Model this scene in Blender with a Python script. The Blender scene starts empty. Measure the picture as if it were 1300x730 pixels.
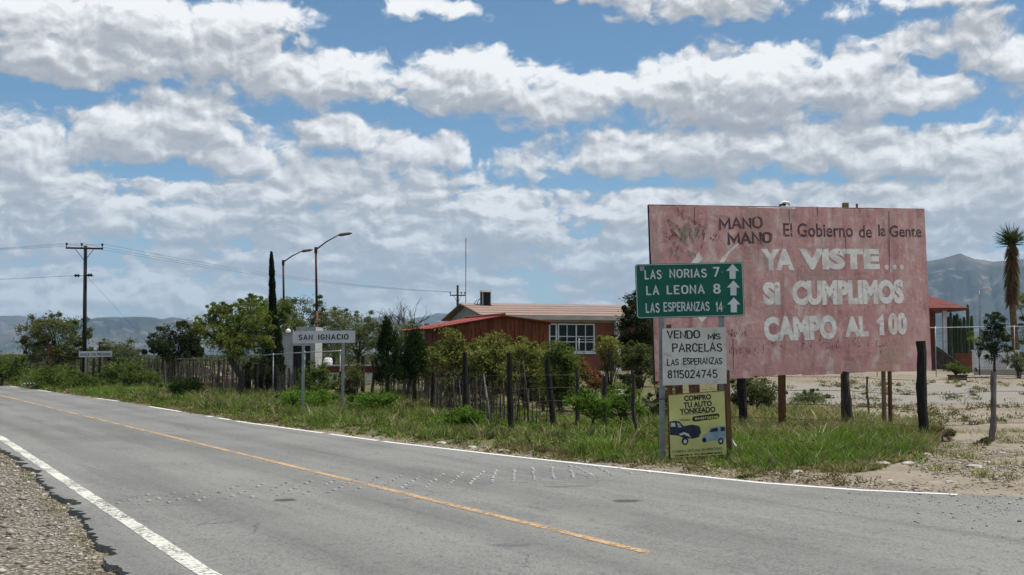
import bpy, math, random
import numpy as np
from mathutils import Vector, Matrix

R = math.radians
rnd = random.Random(11)
rng = np.random.default_rng(7)
scene = bpy.context.scene
COL = scene.collection

# ------------------------------------------------------------------ camera
F = 1500.0                     # focal length in pixels of the 1300 x 730 photograph
CX, CY, HOR = 650.0, 365.0, 452.0
CAMH = 1.6
TH = math.atan((HOR - CY) / F)
cam_d = bpy.data.cameras.new('camera')
cam_d.sensor_width = 36.0
cam_d.lens = 36.0 * F / 1300.0
cam_d.clip_start = 0.1
cam_d.clip_end = 60000.0
cam = bpy.data.objects.new('camera', cam_d)
COL.objects.link(cam)
cam.location = (0, 0, CAMH)
cam.rotation_euler = (math.pi / 2 + TH, 0, 0)
scene.camera = cam

# ------------------------------------------------------------------ view + light
scene.view_settings.view_transform = 'Standard'
scene.view_settings.look = 'None'
scene.view_settings.exposure = 0.13
scene.view_settings.gamma = 1.0
SUN_EL, SUN_AZ = R(68), R(90)      # azimuth from +Y (view direction) towards +X
SUN_STRENGTH = 4.7
SKY_STRENGTH = 0.10
sd = bpy.data.lights.new('sun', 'SUN')
sd.energy = SUN_STRENGTH
sd.angle = R(0.53)
sd.color = (1.0, 0.945, 0.86)
sun = bpy.data.objects.new('sun', sd)
COL.objects.link(sun)
sdir = Vector((math.sin(SUN_AZ) * math.cos(SUN_EL), math.cos(SUN_AZ) * math.cos(SUN_EL), math.sin(SUN_EL)))
sun.rotation_euler = sdir.to_track_quat('Z', 'Y').to_euler()
sun.location = (0, 0, 30)


class NT:
    """small helper to write node trees"""
    def __init__(s, tree):
        s.t = tree

    def new(s, typ, **kw):
        n = s.t.nodes.new(typ)
        for k, v in kw.items():
            setattr(n, k, v)
        return n

    def put(s, sock, v):
        if hasattr(v, 'is_output') or isinstance(v, bpy.types.NodeSocket):
            s.t.links.new(v, sock)
        elif v is not None:
            sock.default_value = v

    def m(s, op, a, b=None, c=None, clamp=False):
        n = s.new('ShaderNodeMath', operation=op, use_clamp=clamp)
        s.put(n.inputs[0], a)
        if b is not None:
            s.put(n.inputs[1], b)
        if c is not None:
            s.put(n.inputs[2], c)
        return n.outputs[0]

    def v(s, op, a, b=None, scale=None):
        n = s.new('ShaderNodeVectorMath', operation=op)
        s.put(n.inputs[0], a)
        if b is not None:
            s.put(n.inputs[1], b)
        if scale is not None:
            s.put(n.inputs['Scale'], scale)
        return n.outputs['Value'] if op in ('LENGTH', 'DOT_PRODUCT', 'DISTANCE') else n.outputs['Vector']

    def ss(s, x, lo, hi, a=0.0, b=1.0, smooth=True):
        n = s.new('ShaderNodeMapRange')
        n.interpolation_type = 'SMOOTHSTEP' if smooth else 'LINEAR'
        s.put(n.inputs['Value'], x)
        for k, q in (('From Min', lo), ('From Max', hi), ('To Min', a), ('To Max', b)):
            s.put(n.inputs[k], q)
        return n.outputs['Result']

    def mix(s, f, a, b, blend='MIX'):
        n = s.new('ShaderNodeMix', data_type='RGBA', blend_type=blend)
        s.put(n.inputs[0], f)
        s.put(n.inputs[6], a if not isinstance(a, tuple) else (*a[:3], 1))
        s.put(n.inputs[7], b if not isinstance(b, tuple) else (*b[:3], 1))
        return n.outputs[2]

    def noise(s, vec, scale, detail=4, rough=0.55, dist=0.0, dims='3D', lac=2.0):
        n = s.new('ShaderNodeTexNoise', noise_dimensions=dims)
        if vec is not None:
            s.put(n.inputs['Vector'], vec)
        n.inputs['Scale'].default_value = scale
        n.inputs['Detail'].default_value = detail
        n.inputs['Roughness'].default_value = rough
        n.inputs['Lacunarity'].default_value = lac
        n.inputs['Distortion'].default_value = dist
        return n.outputs['Fac']

    def vor(s, vec, scale, feature='F1', detail=0, rough=0.5, rand=1.0, dims='3D', smooth=None):
        n = s.new('ShaderNodeTexVoronoi', feature=feature, voronoi_dimensions=dims)
        s.put(n.inputs['Vector'], vec)
        n.inputs['Scale'].default_value = scale
        n.inputs['Detail'].default_value = detail
        n.inputs['Roughness'].default_value = rough
        n.inputs['Randomness'].default_value = rand
        if smooth is not None:
            n.inputs['Smoothness'].default_value = smooth
        return n

    def xyz(s, x, y, z):
        n = s.new('ShaderNodeCombineXYZ')
        s.put(n.inputs[0], x); s.put(n.inputs[1], y); s.put(n.inputs[2], z)
        return n.outputs[0]

    def sep(s, vec):
        n = s.new('ShaderNodeSeparateXYZ')
        s.put(n.inputs[0], vec)
        return n.outputs


def px_dir(px, py):
    """photo pixel -> (azimuth, elevation)"""
    x, y = (px - CX) / F, (CY - py) / F
    X, Y, Z = x, math.cos(TH) - y * math.sin(TH), math.sin(TH) + y * math.cos(TH)
    return math.atan2(X, Y), math.atan2(Z, math.hypot(X, Y))


# ------------------------------------------------------------------ world: blue sky with cumulus
def build_world():
    w = bpy.data.worlds.new('World')
    scene.world = w
    w.use_nodes = True
    w.node_tree.nodes.clear()
    # --- field group: direction (az, el, 0) -> cloud density
    g = bpy.data.node_groups.new('cloud_field', 'ShaderNodeTree')
    g.interface.new_socket('P', in_out='INPUT', socket_type='NodeSocketVector')
    g.interface.new_socket('D', in_out='OUTPUT', socket_type='NodeSocketFloat')
    g.interface.new_socket('S', in_out='OUTPUT', socket_type='NodeSocketFloat')
    n = NT(g)
    gi, go = n.new('NodeGroupInput'), n.new('NodeGroupOutput')
    P = gi.outputs[0]
    az0, el0, _ = n.sep(P)
    # domain warp
    nw = n.new('ShaderNodeTexNoise', noise_dimensions='2D')
    n.put(nw.inputs['Vector'], P)
    nw.inputs['Scale'].default_value = 26
    nw.inputs['Detail'].default_value = 3
    wv = n.v('SCALE', n.v('SUBTRACT', nw.outputs['Color'], (0.5, 0.5, 0.5)), scale=0.03)
    Pw = n.v('ADD', P, n.v('MULTIPLY', wv, (1.0, 0.55, 0)))
    # clouds of the picture:  px, py, rx, ry up, ry down, weight
    blobs = [
        (150, 45, 260, 58, 52, 1.0), (60, 60, 150, 60, 50, 1.0), (310, 22, 105, 34, 60, 0.95),
        (430, 100, 210, 38, 42, 1.0), (600, 108, 170, 50, 46, 1.0), (250, 80, 200, 40, 30, .8),
        (215, 165, 150, 56, 50, 1.05), (275, 195, 95, 40, 30, .9),
        (25, 180, 90, 52, 60, 1.0), (30, 235, 75, 30, 20, .7),
        (440, 172, 78, 32, 26, .95), (505, 200, 80, 26, 22, .7),
        (465, 232, 150, 42, 36, 1.05), (400, 220, 70, 30, 30, .8), (575, 196, 26, 30, 26, .55),
        (925, 118, 175, 66, 60, 1.15), (1095, 108, 105, 48, 50, 1.05), (960, 80, 60, 32, 40, .9), (1170, 125, 90, 36, 30, .9),
        (820, 120, 150, 42, 40, .95), (690, 140, 90, 40, 40, .8), (760, 105, 60, 26, 30, .6),
        (860, 195, 260, 46, 40, 1.0), (720, 200, 110, 40, 36, .8), (1130, 190, 220, 46, 46, 1.0), (1290, 190, 130, 60, 60, 1.0),
        (910, 0, 150, 60, 32, .85), (800, -15, 90, 40, 24, .8), (1120, 8, 70, 30, 18, .5),
        (1215, 40, 110, 30, 34, .8), (1290, 75, 80, 40, 30, .9), (1240, -10, 160, 26, 20, .8),
        (120, 285, 110, 36, 28, .95), (285, 283, 90, 34, 28, .95), (540, 12, 70, 16, 14, .5),
        (400, 275, 120, 30, 30, .9), (560, 280, 130, 30, 40, .95), (740, 262, 160, 30, 36, .9), (960, 255, 230, 34, 40, 1.0),
        (1230, 255, 200, 40, 40, 1.0), (20, 320, 120, 26, 26, .8),
        # clouds left and right of the frame and above it
        (-180, 120, 190, 60, 50, 1.0), (-420, 40, 210, 60, 50, 1.0), (-330, 230, 170, 50, 40, 1.0),
        (1480, 120, 190, 60, 50, 1.0), (1700, 30, 210, 60, 50, 1.0), (1620, 220, 190, 50, 40, 1.0),
    ]
    acc = None
    pa, pe, _ = n.sep(Pw)
    for (bx, by, rx, ru, rd, wt) in blobs:
        a, e = px_dir(bx, by)
        dx = n.m('MULTIPLY', n.m('SUBTRACT', pa, a), F / rx)
        dy0 = n.m('SUBTRACT', pe, e)
        dy = n.m('MAXIMUM', n.m('MULTIPLY', dy0, F / ru), n.m('MULTIPLY', dy0, -F / rd))
        r2 = n.m('ADD', n.m('MULTIPLY', dx, dx), n.m('MULTIPLY', dy, dy))
        b = n.m('MAXIMUM', n.m('MULTIPLY_ADD', r2, -wt * .85, wt * .85), -1.6)
        if acc is None:
            acc = b
        else:
            acc = n.m('SMOOTH_MAX', acc, b, 0.18)
    # everywhere else: generic cumulus field on the cloud plane
    elp = n.m('MAXIMUM', el0, 0.02)
    inv = n.m('DIVIDE', 1.0, n.m('ADD', n.m('SINE', elp), 0.07))
    cx_ = n.m('MULTIPLY', n.m('MULTIPLY', n.m('SINE', az0), n.m('COSINE', el0)), inv)
    cy_ = n.m('MULTIPLY', n.m('MULTIPLY', n.m('COSINE', az0), n.m('COSINE', el0)), inv)
    cl = n.noise(n.xyz(cx_, cy_, 0), 1.1, 4, .5, dims='2D')
    gen = n.m('MULTIPLY_ADD', cl, 5.0, -2.45)
    outside = n.m('MAXIMUM', n.ss(n.m('ABSOLUTE', az0), 0.62, 0.85), n.ss(el0, 0.34, 0.46))
    base = n.m('ADD', n.m('MULTIPLY', acc, n.m('SUBTRACT', 1.0, outside)), n.m('MULTIPLY', gen, outside))
    # low deck of distant clouds near the horizon
    lowp = n.xyz(n.m('MULTIPLY', pa, 1.0), n.m('MULTIPLY', pe, 2.6), 3.1)
    low = n.m('MULTIPLY_ADD', n.noise(lowp, 13, 5, .55, dims='3D'), 3.6, -1.08)
    lowm = n.m('MULTIPLY', n.ss(el0, 0.172, 0.125), n.ss(el0, -0.02, 0.03, .25, 1.0))
    base = n.m('MAXIMUM', base, n.m('MULTIPLY_ADD', n.m('ADD', low, 1.0), lowm, -1.0))
    # billows
    bp = n.v('MULTIPLY', Pw, (1.0, 1.45, 1.0))
    mid = n.noise(bp, 13, 4, .5, dims='2D')
    fine = n.noise(bp, 38, 8, .60, dims='2D')
    v1 = n.vor(bp, 36, 'SMOOTH_F1', detail=2, rough=.5, dims='2D', smooth=.6).outputs['Distance']
    v1 = n.m('SUBTRACT', 0.45, v1)
    d = n.m('ADD', base, n.m('MULTIPLY', n.m('SUBTRACT', mid, .5), 1.5))
    d = n.m('ADD', d, n.m('MULTIPLY', n.m('SUBTRACT', fine, .5), 1.15))
    d = n.m('ADD', d, n.m('MULTIPLY', v1, 0.38))
    n.put(go.inputs[0], d)
    sm = n.m('ADD', base, n.m('MULTIPLY', n.m('SUBTRACT', mid, .5), 1.5))
    n.put(go.inputs[1], n.m('ADD', sm, n.m('ADD', n.m('MULTIPLY', n.m('SUBTRACT', fine, .5), .45), n.m('MULTIPLY', v1, .3))))

    # --- world tree
    n = NT(w.node_tree)
    out = n.new('ShaderNodeOutputWorld')
    bg = n.new('ShaderNodeBackground')
    n.put(out.inputs['Surface'], bg.outputs[0])
    tc = n.new('ShaderNodeTexCoord').outputs['Generated']
    x, y, z = n.sep(n.v('NORMALIZE', tc))
    az = n.m('ARCTAN2', x, y)
    el = n.m('ARCSINE', z)
    P = n.xyz(az, el, 0)

    def field(off):
        gn = n.new('ShaderNodeGroup')
        gn.node_tree = g
        n.put(gn.inputs[0], n.v('ADD', P, off) if off else P)
        return gn.outputs[0], gn.outputs[1]
    d0, s0 = field(None)
    d1, _ = field((0.003, 0.006, 0))
    _, s2 = field((0.006, 0.026, 0))
    alpha = n.ss(d0, -0.02, 0.40)
    small = n.m('SUBTRACT', d0, d1)
    big = n.m('SUBTRACT', s0, s2)
    lit = n.m('ADD', n.m('MULTIPLY', small, 0.85), n.m('MULTIPLY', big, 0.50))
    thick = n.ss(s0, 0.3, 1.3)
    lit = n.m('ADD', lit, n.m('MULTIPLY', thick, -0.14))
    lit = n.m('ADD', lit, 0.50, clamp=True)
    ramp = n.new('ShaderNodeValToRGB')
    n.put(ramp.inputs[0], lit)
    e = ramp.color_ramp.elements
    e[0].position = 0.0; e[0].color = (0.37, 0.385, 0.41, 1)
    e[1].position = 1.0; e[1].color = (0.97, 0.97, 0.96, 1)
    k = e.new(0.40); k.color = (0.475, 0.485, 0.50, 1)
    k = e.new(0.68); k.color = (0.70, 0.705, 0.71, 1)
    sky = n.new('ShaderNodeTexSky')
    sky.sky_type = 'NISHITA'
    sky.sun_disc = False
    sky.sun_elevation = SUN_EL
    sky.sun_rotation = SUN_AZ
    sky.altitude = 1500
    sky.air_density = 1.0
    sky.dust_density = 1.2
    sky.ozone_density = 1.6
    skyc = n.v('SCALE', sky.outputs[0], scale=SKY_STRENGTH * .92)
    skyc = n.v('MULTIPLY', skyc, (0.78, 1.03, 1.10))
    # far clouds fade into the horizon air
    far = n.ss(el, 0.20, 0.0)
    cc = n.mix(n.m('MULTIPLY', far, .52), ramp.outputs[0], (0.50, 0.56, 0.585))
    skyf = n.mix(n.m('MULTIPLY', n.ss(el, 0.16, 0.0), .8), skyc, (0.43, 0.53, 0.58))
    col = n.mix(n.m('MULTIPLY', alpha, n.ss(el, -0.01, 0.07, .5, .97)), skyf, cc)
    n.put(bg.inputs['Color'], col)
    bg.inputs['Strength'].default_value = 1.0
    w.cycles.sampling_method = 'MANUAL'
    w.cycles.sample_map_resolution = 512


build_world()

# ------------------------------------------------------------------ picture <-> place
def ray(px, py):
    x, y = (px - CX) / F, (CY - py) / F
    return np.array([x, math.cos(TH) - y * math.sin(TH), math.sin(TH) + y * math.cos(TH)])


def P(px, py, Y):
    r = ray(px, py)
    return Vector((r[0] / r[1] * Y, Y, CAMH + r[2] / r[1] * Y))


def G(px, py, z=0.0):
    r = ray(px, py)
    t = (z - CAMH) / r[2]
    return Vector((r[0] * t, r[1] * t, z))


def proj(X, Y, Z):
    Z = Z - CAMH
    d = Y * math.cos(TH) + Z * math.sin(TH)
    u = -Y * math.sin(TH) + Z * math.cos(TH)
    return CX + F * X / d, CY - F * u / d


def sstep(a, b, x):
    t = np.clip((x - a) / (b - a), 0, 1)
    return t * t * (3 - 2 * t)


def vnoise(x, y, seed=0):
    """cheap smooth value noise, numpy"""
    x = np.asarray(x, float); y = np.asarray(y, float)
    xi, yi = np.floor(x), np.floor(y)
    fx, fy = x - xi, y - yi
    fx, fy = fx * fx * (3 - 2 * fx), fy * fy * (3 - 2 * fy)

    def h(a, b):
        s = np.sin(a * 127.1 + b * 311.7 + seed * 74.7) * 43758.5453
        return s - np.floor(s)
    a, b, c, d = h(xi, yi), h(xi + 1, yi), h(xi, yi + 1), h(xi + 1, yi + 1)
    return (a * (1 - fx) + b * fx) * (1 - fy) + (c * (1 - fx) + d * fx) * fy


def fbm(x, y, seed=0, o=4):
    s, a, t = 0, 1, 0
    for i in range(o):
        s = s + a * vnoise(x * 2 ** i, y * 2 ** i, seed + i * 3)
        t += a; a *= .5
    return s / t


EDGE_PX = np.array([-900, -400, 0, 145, 240, 315, 500, 650, 800, 964, 1088, 1211, 1300, 1500, 2200], float)
EDGE_PY = np.array([470.5, 476.5, 488, 508, 523.5, 536, 561, 578, 594, 611, 620, 625.5, 631, 640, 655], float)


def edgeY(px):
    """distance of the right road edge along pixel column px"""
    return CAMH * F / (np.interp(px, EDGE_PX, EDGE_PY) - HOR)


LEFT_PX = [(-700, 478), (-300, 512), (-100, 545), (0, 567), (35, 588), (54, 607), (77, 630), (98, 648), (116, 667), (130, 693), (156, 728), (200, 800), (290, 980)]
LEFT_W = [G(a, b) for a, b in LEFT_PX]
LW = np.array([(p.x, p.y) for p in LEFT_W])[::-1]      # increasing Y


def left_edge_x(Y):
    return np.interp(Y, LW[:, 1], LW[:, 0])


def terrain(X, Y):
    X = np.asarray(X, float); Y = np.asarray(Y, float)
    Ys = np.maximum(Y, 1.0)
    w = sstep(-.15, -.04, X / Ys)
    z = 0.90 * sstep(28, 60, Y) * w
    px = CX + F * X / Ys
    beyond = sstep(0.0, 1.2, Y - edgeY(px)) * sstep(5, 9, Y)
    left = sstep(0.0, 0.3, left_edge_x(Y) - X)
    road = (1 - beyond) * (1 - left)
    z = z - 0.06 * road - 0.055 * left
    bumps = (fbm(X * .8, Y * .8, 3) - .5) * .10 + (fbm(X * 4, Y * 4, 9, 3) - .5) * .05
    z = z + bumps * np.clip(beyond, 0, 1) * (Y < 400)
    z = z + left * (fbm(X * 2.2, Y * 2.2, 5) - .5) * .03 * (1 - road)
    return z


def tz(X, Y):
    return float(terrain(np.array([X]), np.array([Y]))[0])


def onG(px, Y):
    """point on the terrain in pixel column px at distance Y"""
    X = (px - CX) / F * Y
    return Vector((X, Y, tz(X, Y)))


# ------------------------------------------------------------------ object helpers
def tag(o, label=None, cat=None, group=None, kind=None):
    if label: o['label'] = label
    if cat: o['category'] = cat
    if group: o['group'] = group
    if kind: o['kind'] = kind
    return o


def empty(name, loc, label, cat, group=None):
    o = bpy.data.objects.new(name, None)
    o.empty_display_size = 0.2
    o.location = loc
    COL.objects.link(o)
    return tag(o, label, cat, group)


def link_mesh(name, me, mat, parent=None, smooth=False):
    o = bpy.data.objects.new(name, me)
    COL.objects.link(o)
    if parent is not None:
        o.parent = parent
    if mat is not None and not me.materials:
        me.materials.append(mat)
    if smooth:
        me.polygons.foreach_set('use_smooth', np.ones(len(me.polygons), bool))
    return o


def wloc(o):
    v = Vector((0, 0, 0))
    while o is not None:
        v = v + o.location
        o = o.parent
    return v


class MB:
    def __init__(s):
        s.v, s.f = [], []

    def add(s, vs, fs):
        k = len(s.v)
        s.v += [tuple(p) for p in vs]
        s.f += [tuple(i + k for i in q) for q in fs]
        return s

    def box(s, c, size, rz=0.0, M=None):
        a, b, h = size[0] / 2, size[1] / 2, size[2] / 2
        M3 = M if M is not None else Matrix.Rotation(rz, 3, 'Z')
        c = Vector(c)
        vs = [c + M3 @ Vector((x * a, y * b, z * h)) for x, y, z in
              ((-1, -1, -1), (1, -1, -1), (1, 1, -1), (-1, 1, -1), (-1, -1, 1), (1, -1, 1), (1, 1, 1), (-1, 1, 1))]
        return s.add(vs, [(0, 3, 2, 1), (4, 5, 6, 7), (0, 1, 5, 4), (1, 2, 6, 5), (2, 3, 7, 6), (3, 0, 4, 7)])

    def tube(s, pts, rad, n=8, cap=True, wob=0.0):
        pts = [Vector(p) for p in pts]
        if not hasattr(rad, '__len__'):
            rad = [rad] * len(pts)
        k = len(s.v)
        ref = None
        for i, p in enumerate(pts):
            d = (pts[min(i + 1, len(pts) - 1)] - pts[max(i - 1, 0)])
            if d.length < 1e-9: d = Vector((0, 0, 1))
            d.normalize()
            if ref is None:
                ref = Vector((1, 0, 0)) if abs(d.x) < .8 else Vector((0, 1, 0))
            u = (ref - d * ref.dot(d)).normalized()
            w = d.cross(u)
            ref = u
            for j in range(n):
                a = 2 * math.pi * j / n
                r = rad[i] * (1 + (rnd.uniform(-wob, wob) if wob else 0))
                s.v.append(tuple(p + u * (math.cos(a) * r) + w * (math.sin(a) * r)))
        for i in range(len(pts) - 1):
            for j in range(n):
                a, b = k + i * n + j, k + i * n + (j + 1) % n
                s.f.append((a, b, b + n, a + n))
        if cap:
            s.f.append(tuple(k + j for j in range(n))[::-1])
            s.f.append(tuple(k + (len(pts) - 1) * n + j for j in range(n)))
        return s

    def build(s, name, mat, parent=None, smooth=False, origin=None):
        off = wloc(parent) if parent is not None else Vector(origin if origin is not None else (0, 0, 0))
        me = bpy.data.meshes.new(name)
        me.from_pydata([(a - off.x, b - off.y, c - off.z) for a, b, c in s.v], [], s.f)
        me.update()
        o = link_mesh(name, me, mat, parent, smooth)
        if parent is None:
            o.location = off
        return o


def np_mesh(name, V, Fc, mat, parent=None, cols=None, smooth=False, origin=None):
    """V (n,3), Fc (m,k) ints, cols (n,3) point colours"""
    off = wloc(parent) if parent is not None else Vector(origin if origin is not None else (0, 0, 0))
    V = np.asarray(V, np.float32) - np.array(off, np.float32)
    Fc = np.asarray(Fc, np.int32)
    me = bpy.data.meshes.new(name)
    m, k = Fc.shape
    me.vertices.add(len(V)); me.loops.add(m * k); me.polygons.add(m)
    me.vertices.foreach_set('co', V.ravel())
    me.loops.foreach_set('vertex_index', Fc.ravel())
    me.polygons.foreach_set('loop_start', np.arange(0, m * k, k, dtype=np.int32))
    if cols is not None:
        a = me.color_attributes.new('col', 'FLOAT_COLOR', 'POINT')
        c4 = np.ones((len(V), 4), np.float32)
        c4[:, :cols.shape[1]] = cols
        a.data.foreach_set('color', c4.ravel())
    me.update(calc_edges=True)
    me.validate()
    o = link_mesh(name, me, mat, parent, smooth)
    if parent is None:
        o.location = off
    return o


# ------------------------------------------------------------------ materials
def material(name):
    m = bpy.data.materials.new(name)
    m.use_nodes = True
    m.node_tree.nodes.clear()
    n = NT(m.node_tree)
    out = n.new('ShaderNodeOutputMaterial')
    return m, n, out


def principled(n, out, color, rough=0.8, metal=0.0, bump=None, bstr=0.3, bdist=0.01, spec=0.3):
    b = n.new('ShaderNodeBsdfPrincipled')
    n.put(b.inputs['Base Color'], color if not isinstance(color, tuple) else (*color[:3], 1))
    n.put(b.inputs['Roughness'], rough)
    n.put(b.inputs['Metallic'], metal)
    n.put(b.inputs['Specular IOR Level'], spec)
    if bump is not None:
        bn = n.new('ShaderNodeBump')
        bn.inputs['Strength'].default_value = bstr
        bn.inputs['Distance'].default_value = bdist
        n.put(bn.inputs['Height'], bump)
        n.put(b.inputs['Normal'], bn.outputs[0])
    n.put(out.inputs['Surface'], b.outputs[0])
    return b


def mat_var(name, c1, c2, scale=6.0, rough=0.8, metal=0.0, stretch=(1, 1, 1), bstr=0.3, c3=None, spec=0.3, detail=6, coord='Object', bdist=.01, lo=.35, hi=.65):
    """two or three tones mixed by fractal noise, with a little relief"""
    m, n, out = material(name)
    tc = n.new('ShaderNodeTexCoord').outputs[coord]
    oi = n.new('ShaderNodeObjectInfo').outputs['Random']
    v = n.v('MULTIPLY', tc, stretch)
    v = n.v('ADD', v, n.xyz(n.m('MULTIPLY', oi, 17.0), n.m('MULTIPLY', oi, 5.0), n.m('MULTIPLY', oi, 31.0)))
    f = n.noise(v, scale, detail, .6)
    c = n.mix(n.ss(f, lo, hi), c1, c2)
    if c3 is not None:
        c = n.mix(n.ss(n.noise(v, scale * 3.7, 4, .6), .52, .72), c, c3)
    principled(n, out, c, rough, metal, n.noise(v, scale * 4, 5, .6), bstr, bdist, spec)
    return m


M = {}
M['black_wood'] = mat_var('charred_wood', (.010, .009, .008), (.028, .024, .02), 9, .9, stretch=(3, 3, .6), bstr=.8)
M['grey_wood'] = mat_var('weathered_grey_wood', (.10, .085, .07), (.21, .185, .16), 8, .9, stretch=(4, 4, .5), bstr=.8)
M['dark_wood'] = mat_var('dark_weathered_wood', (.03, .026, .022), (.085, .07, .058), 8, .9, stretch=(4, 4, .5), bstr=.8)
M['brown_wood'] = mat_var('brown_timber', (.13, .055, .028), (.24, .12, .06), 7, .8, stretch=(5, 5, .4), bstr=.5, c3=(.05, .025, .015))
M['pale_wood'] = mat_var('split_pale_timber', (.22, .15, .09), (.34, .26, .18), 7, .8, stretch=(5, 5, .4), bstr=.5, c3=(.08, .04, .02))
M['plank'] = mat_var('reddish_plank', (.13, .032, .012), (.25, .07, .022), 3, .7, stretch=(3, 3, .35), bstr=.5, c3=(.05, .018, .009))
M['galv'] = mat_var('galvanised_steel', (.26, .27, .27), (.36, .37, .37), 10, .5, .4, bstr=.05)
M['rust_steel'] = mat_var('rusty_red_steel', (.06, .016, .012), (.10, .032, .022), 6, .6, .2, bstr=.15)
M['lamp_grey'] = mat_var('lamp_grey_metal', (.10, .09, .09), (.16, .15, .15), 6, .5, .3, bstr=.05)
M['black_metal'] = mat_var('black_metal', (.015, .015, .016), (.03, .03, .03), 8, .5, .3, bstr=.05)
M['wire'] = mat_var('dark_wire', (.03, .028, .025), (.07, .055, .04), 30, .6, .5, bstr=0)
M['white_paint'] = mat_var('white_painted_wall', (.60, .60, .57), (.74, .73, .70), 2.5, .8, bstr=.1, c3=(.5, .47, .42))
M['shaded_white'] = mat_var('shaded_white_wall', (.36, .36, .34), (.47, .465, .44), 2.0, .85, bstr=.1, c3=(.30, .28, .25))  # white gatehouse wall, its shade put into a darker base colour
M['white_trim'] = mat_var('white_trim', (.66, .67, .66), (.76, .76, .74), 5, .6, bstr=.05)
M['plaster'] = mat_var('grey_beige_plaster', (.30, .29, .25), (.38, .365, .32), 1.5, .9, bstr=.2)
M['bark'] = mat_var('dark_bark', (.035, .028, .022), (.09, .075, .06), 10, .95, stretch=(3, 3, .7), bstr=.8)
M['pale_bark'] = mat_var('pale_bark', (.13, .12, .105), (.22, .20, .18), 10, .95, stretch=(3, 3, .7), bstr=.8)
M['maroon'] = mat_var('maroon_painted_band', (.10, .025, .02), (.15, .04, .03), 3, .8, bstr=.1)
M['orange_wall'] = mat_var('faded_orange_paint', (.32, .12, .05), (.45, .2, .09), 3, .8, bstr=.1)
M['red_roof'] = mat_var('red_sheet_roof', (.20, .035, .028), (.29, .07, .055), 2.2, .75, bstr=.1, c3=(.34, .12, .10))
M['dull_red_roof'] = mat_var('dull_red_tile_roof', (.11, .028, .022), (.17, .05, .04), 2.5, .85, bstr=.2)
M['rubble'] = mat_var('pale_rubble', (.28, .23, .17), (.42, .36, .28), 3, .95, bstr=.4)
M['asphalt_dark'] = mat_var('rubber_black', (.012, .012, .012), (.03, .03, .03), 8, .6, bstr=.3)
M['stone'] = mat_var('pale_stone', (.33, .30, .25), (.55, .52, .46), 5, .9, bstr=.5)
M['stud_white'] = mat_var('worn_white_ceramic', (.24, .24, .23), (.43, .43, .41), 14, .5, bstr=.1)
M['stud_grey'] = mat_var('scuffed_grey_ceramic', (.17, .17, .165), (.32, .32, .31), 14, .6, bstr=.1)
M['glass'] = mat_var('dark_window_glass', (.006, .009, .010), (.012, .015, .016), 2, .2, 0, bstr=0, spec=.25)
M['poster_yellow'] = mat_var('yellow_poster_sheet', (.56, .53, .17), (.64, .61, .23), 3, .5, bstr=.1)
M['panel_white'] = mat_var('off_white_sign_sheet', (.52, .50, .43), (.62, .60, .53), 2.0, .7, bstr=.1, c3=(.42, .40, .34))
M['sign_white'] = mat_var('white_enamel_sign', (.58, .575, .55), (.68, .675, .65), 2.0, .5, bstr=.05)
M['sign_green'] = mat_var('green_reflective_sheet', (.0, .085, .05), (.002, .105, .063), 1.5, .45, bstr=.02)
M['sign_letter'] = mat_var('silver_white_reflective_letters', (.52, .55, .54), (.60, .62, .61), 3, .5, bstr=.02)
M['ink'] = mat_var('black_paint', (.012, .012, .014), (.03, .03, .032), 5, .6, bstr=.02)
M['ink_grey'] = mat_var('faint_grey_print', (.13, .13, .06), (.18, .18, .08), 5, .6, bstr=.02)
M['car_dark'] = mat_var('printed_dark_pickup', (.012, .014, .03), (.03, .035, .06), 9, .6, bstr=0)
M['car_silver'] = mat_var('printed_silver_car', (.22, .30, .36), (.34, .42, .47), 9, .6, bstr=0)
M['car_pale'] = mat_var('printed_pale_detail', (.45, .48, .47), (.55, .57, .55), 9, .6, bstr=0)
M['skin_palm'] = mat_var('dry_yucca_skirt', (.10, .065, .035), (.19, .13, .075), 12, .95, bstr=.6)
M['cactus'] = mat_var('cactus_green', (.035, .055, .028), (.06, .085, .045), 6, .8, bstr=.3)
M['plastic_white'] = mat_var('white_plastic', (.68, .68, .66), (.78, .78, .76), 3, .5, bstr=.05)


def foliage_mat(name, trans=0.30):
    m, n, out = material(name)
    at = n.new('ShaderNodeAttribute'); at.attribute_name = 'col'
    d = n.new('ShaderNodeBsdfDiffuse'); t = n.new('ShaderNodeBsdfTranslucent')
    n.put(d.inputs['Color'], at.outputs['Color'])
    n.put(t.inputs['Color'], n.v('MULTIPLY', at.outputs['Color'], (1.1, 1.15, .7)))
    mx = n.new('ShaderNodeMixShader'); mx.inputs[0].default_value = trans
    n.put(mx.inputs[1], d.outputs[0]); n.put(mx.inputs[2], t.outputs[0])
    n.put(out.inputs['Surface'], mx.outputs[0])
    return m


M['foliage'] = foliage_mat('leaf_foliage', .40)
M['grass'] = foliage_mat('grass_blades', .25)
m, n, out = material('pebble_stone')
at = n.new('ShaderNodeAttribute'); at.attribute_name = 'col'
principled(n, out, at.outputs['Color'], .9)
M['pebble'] = m


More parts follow.
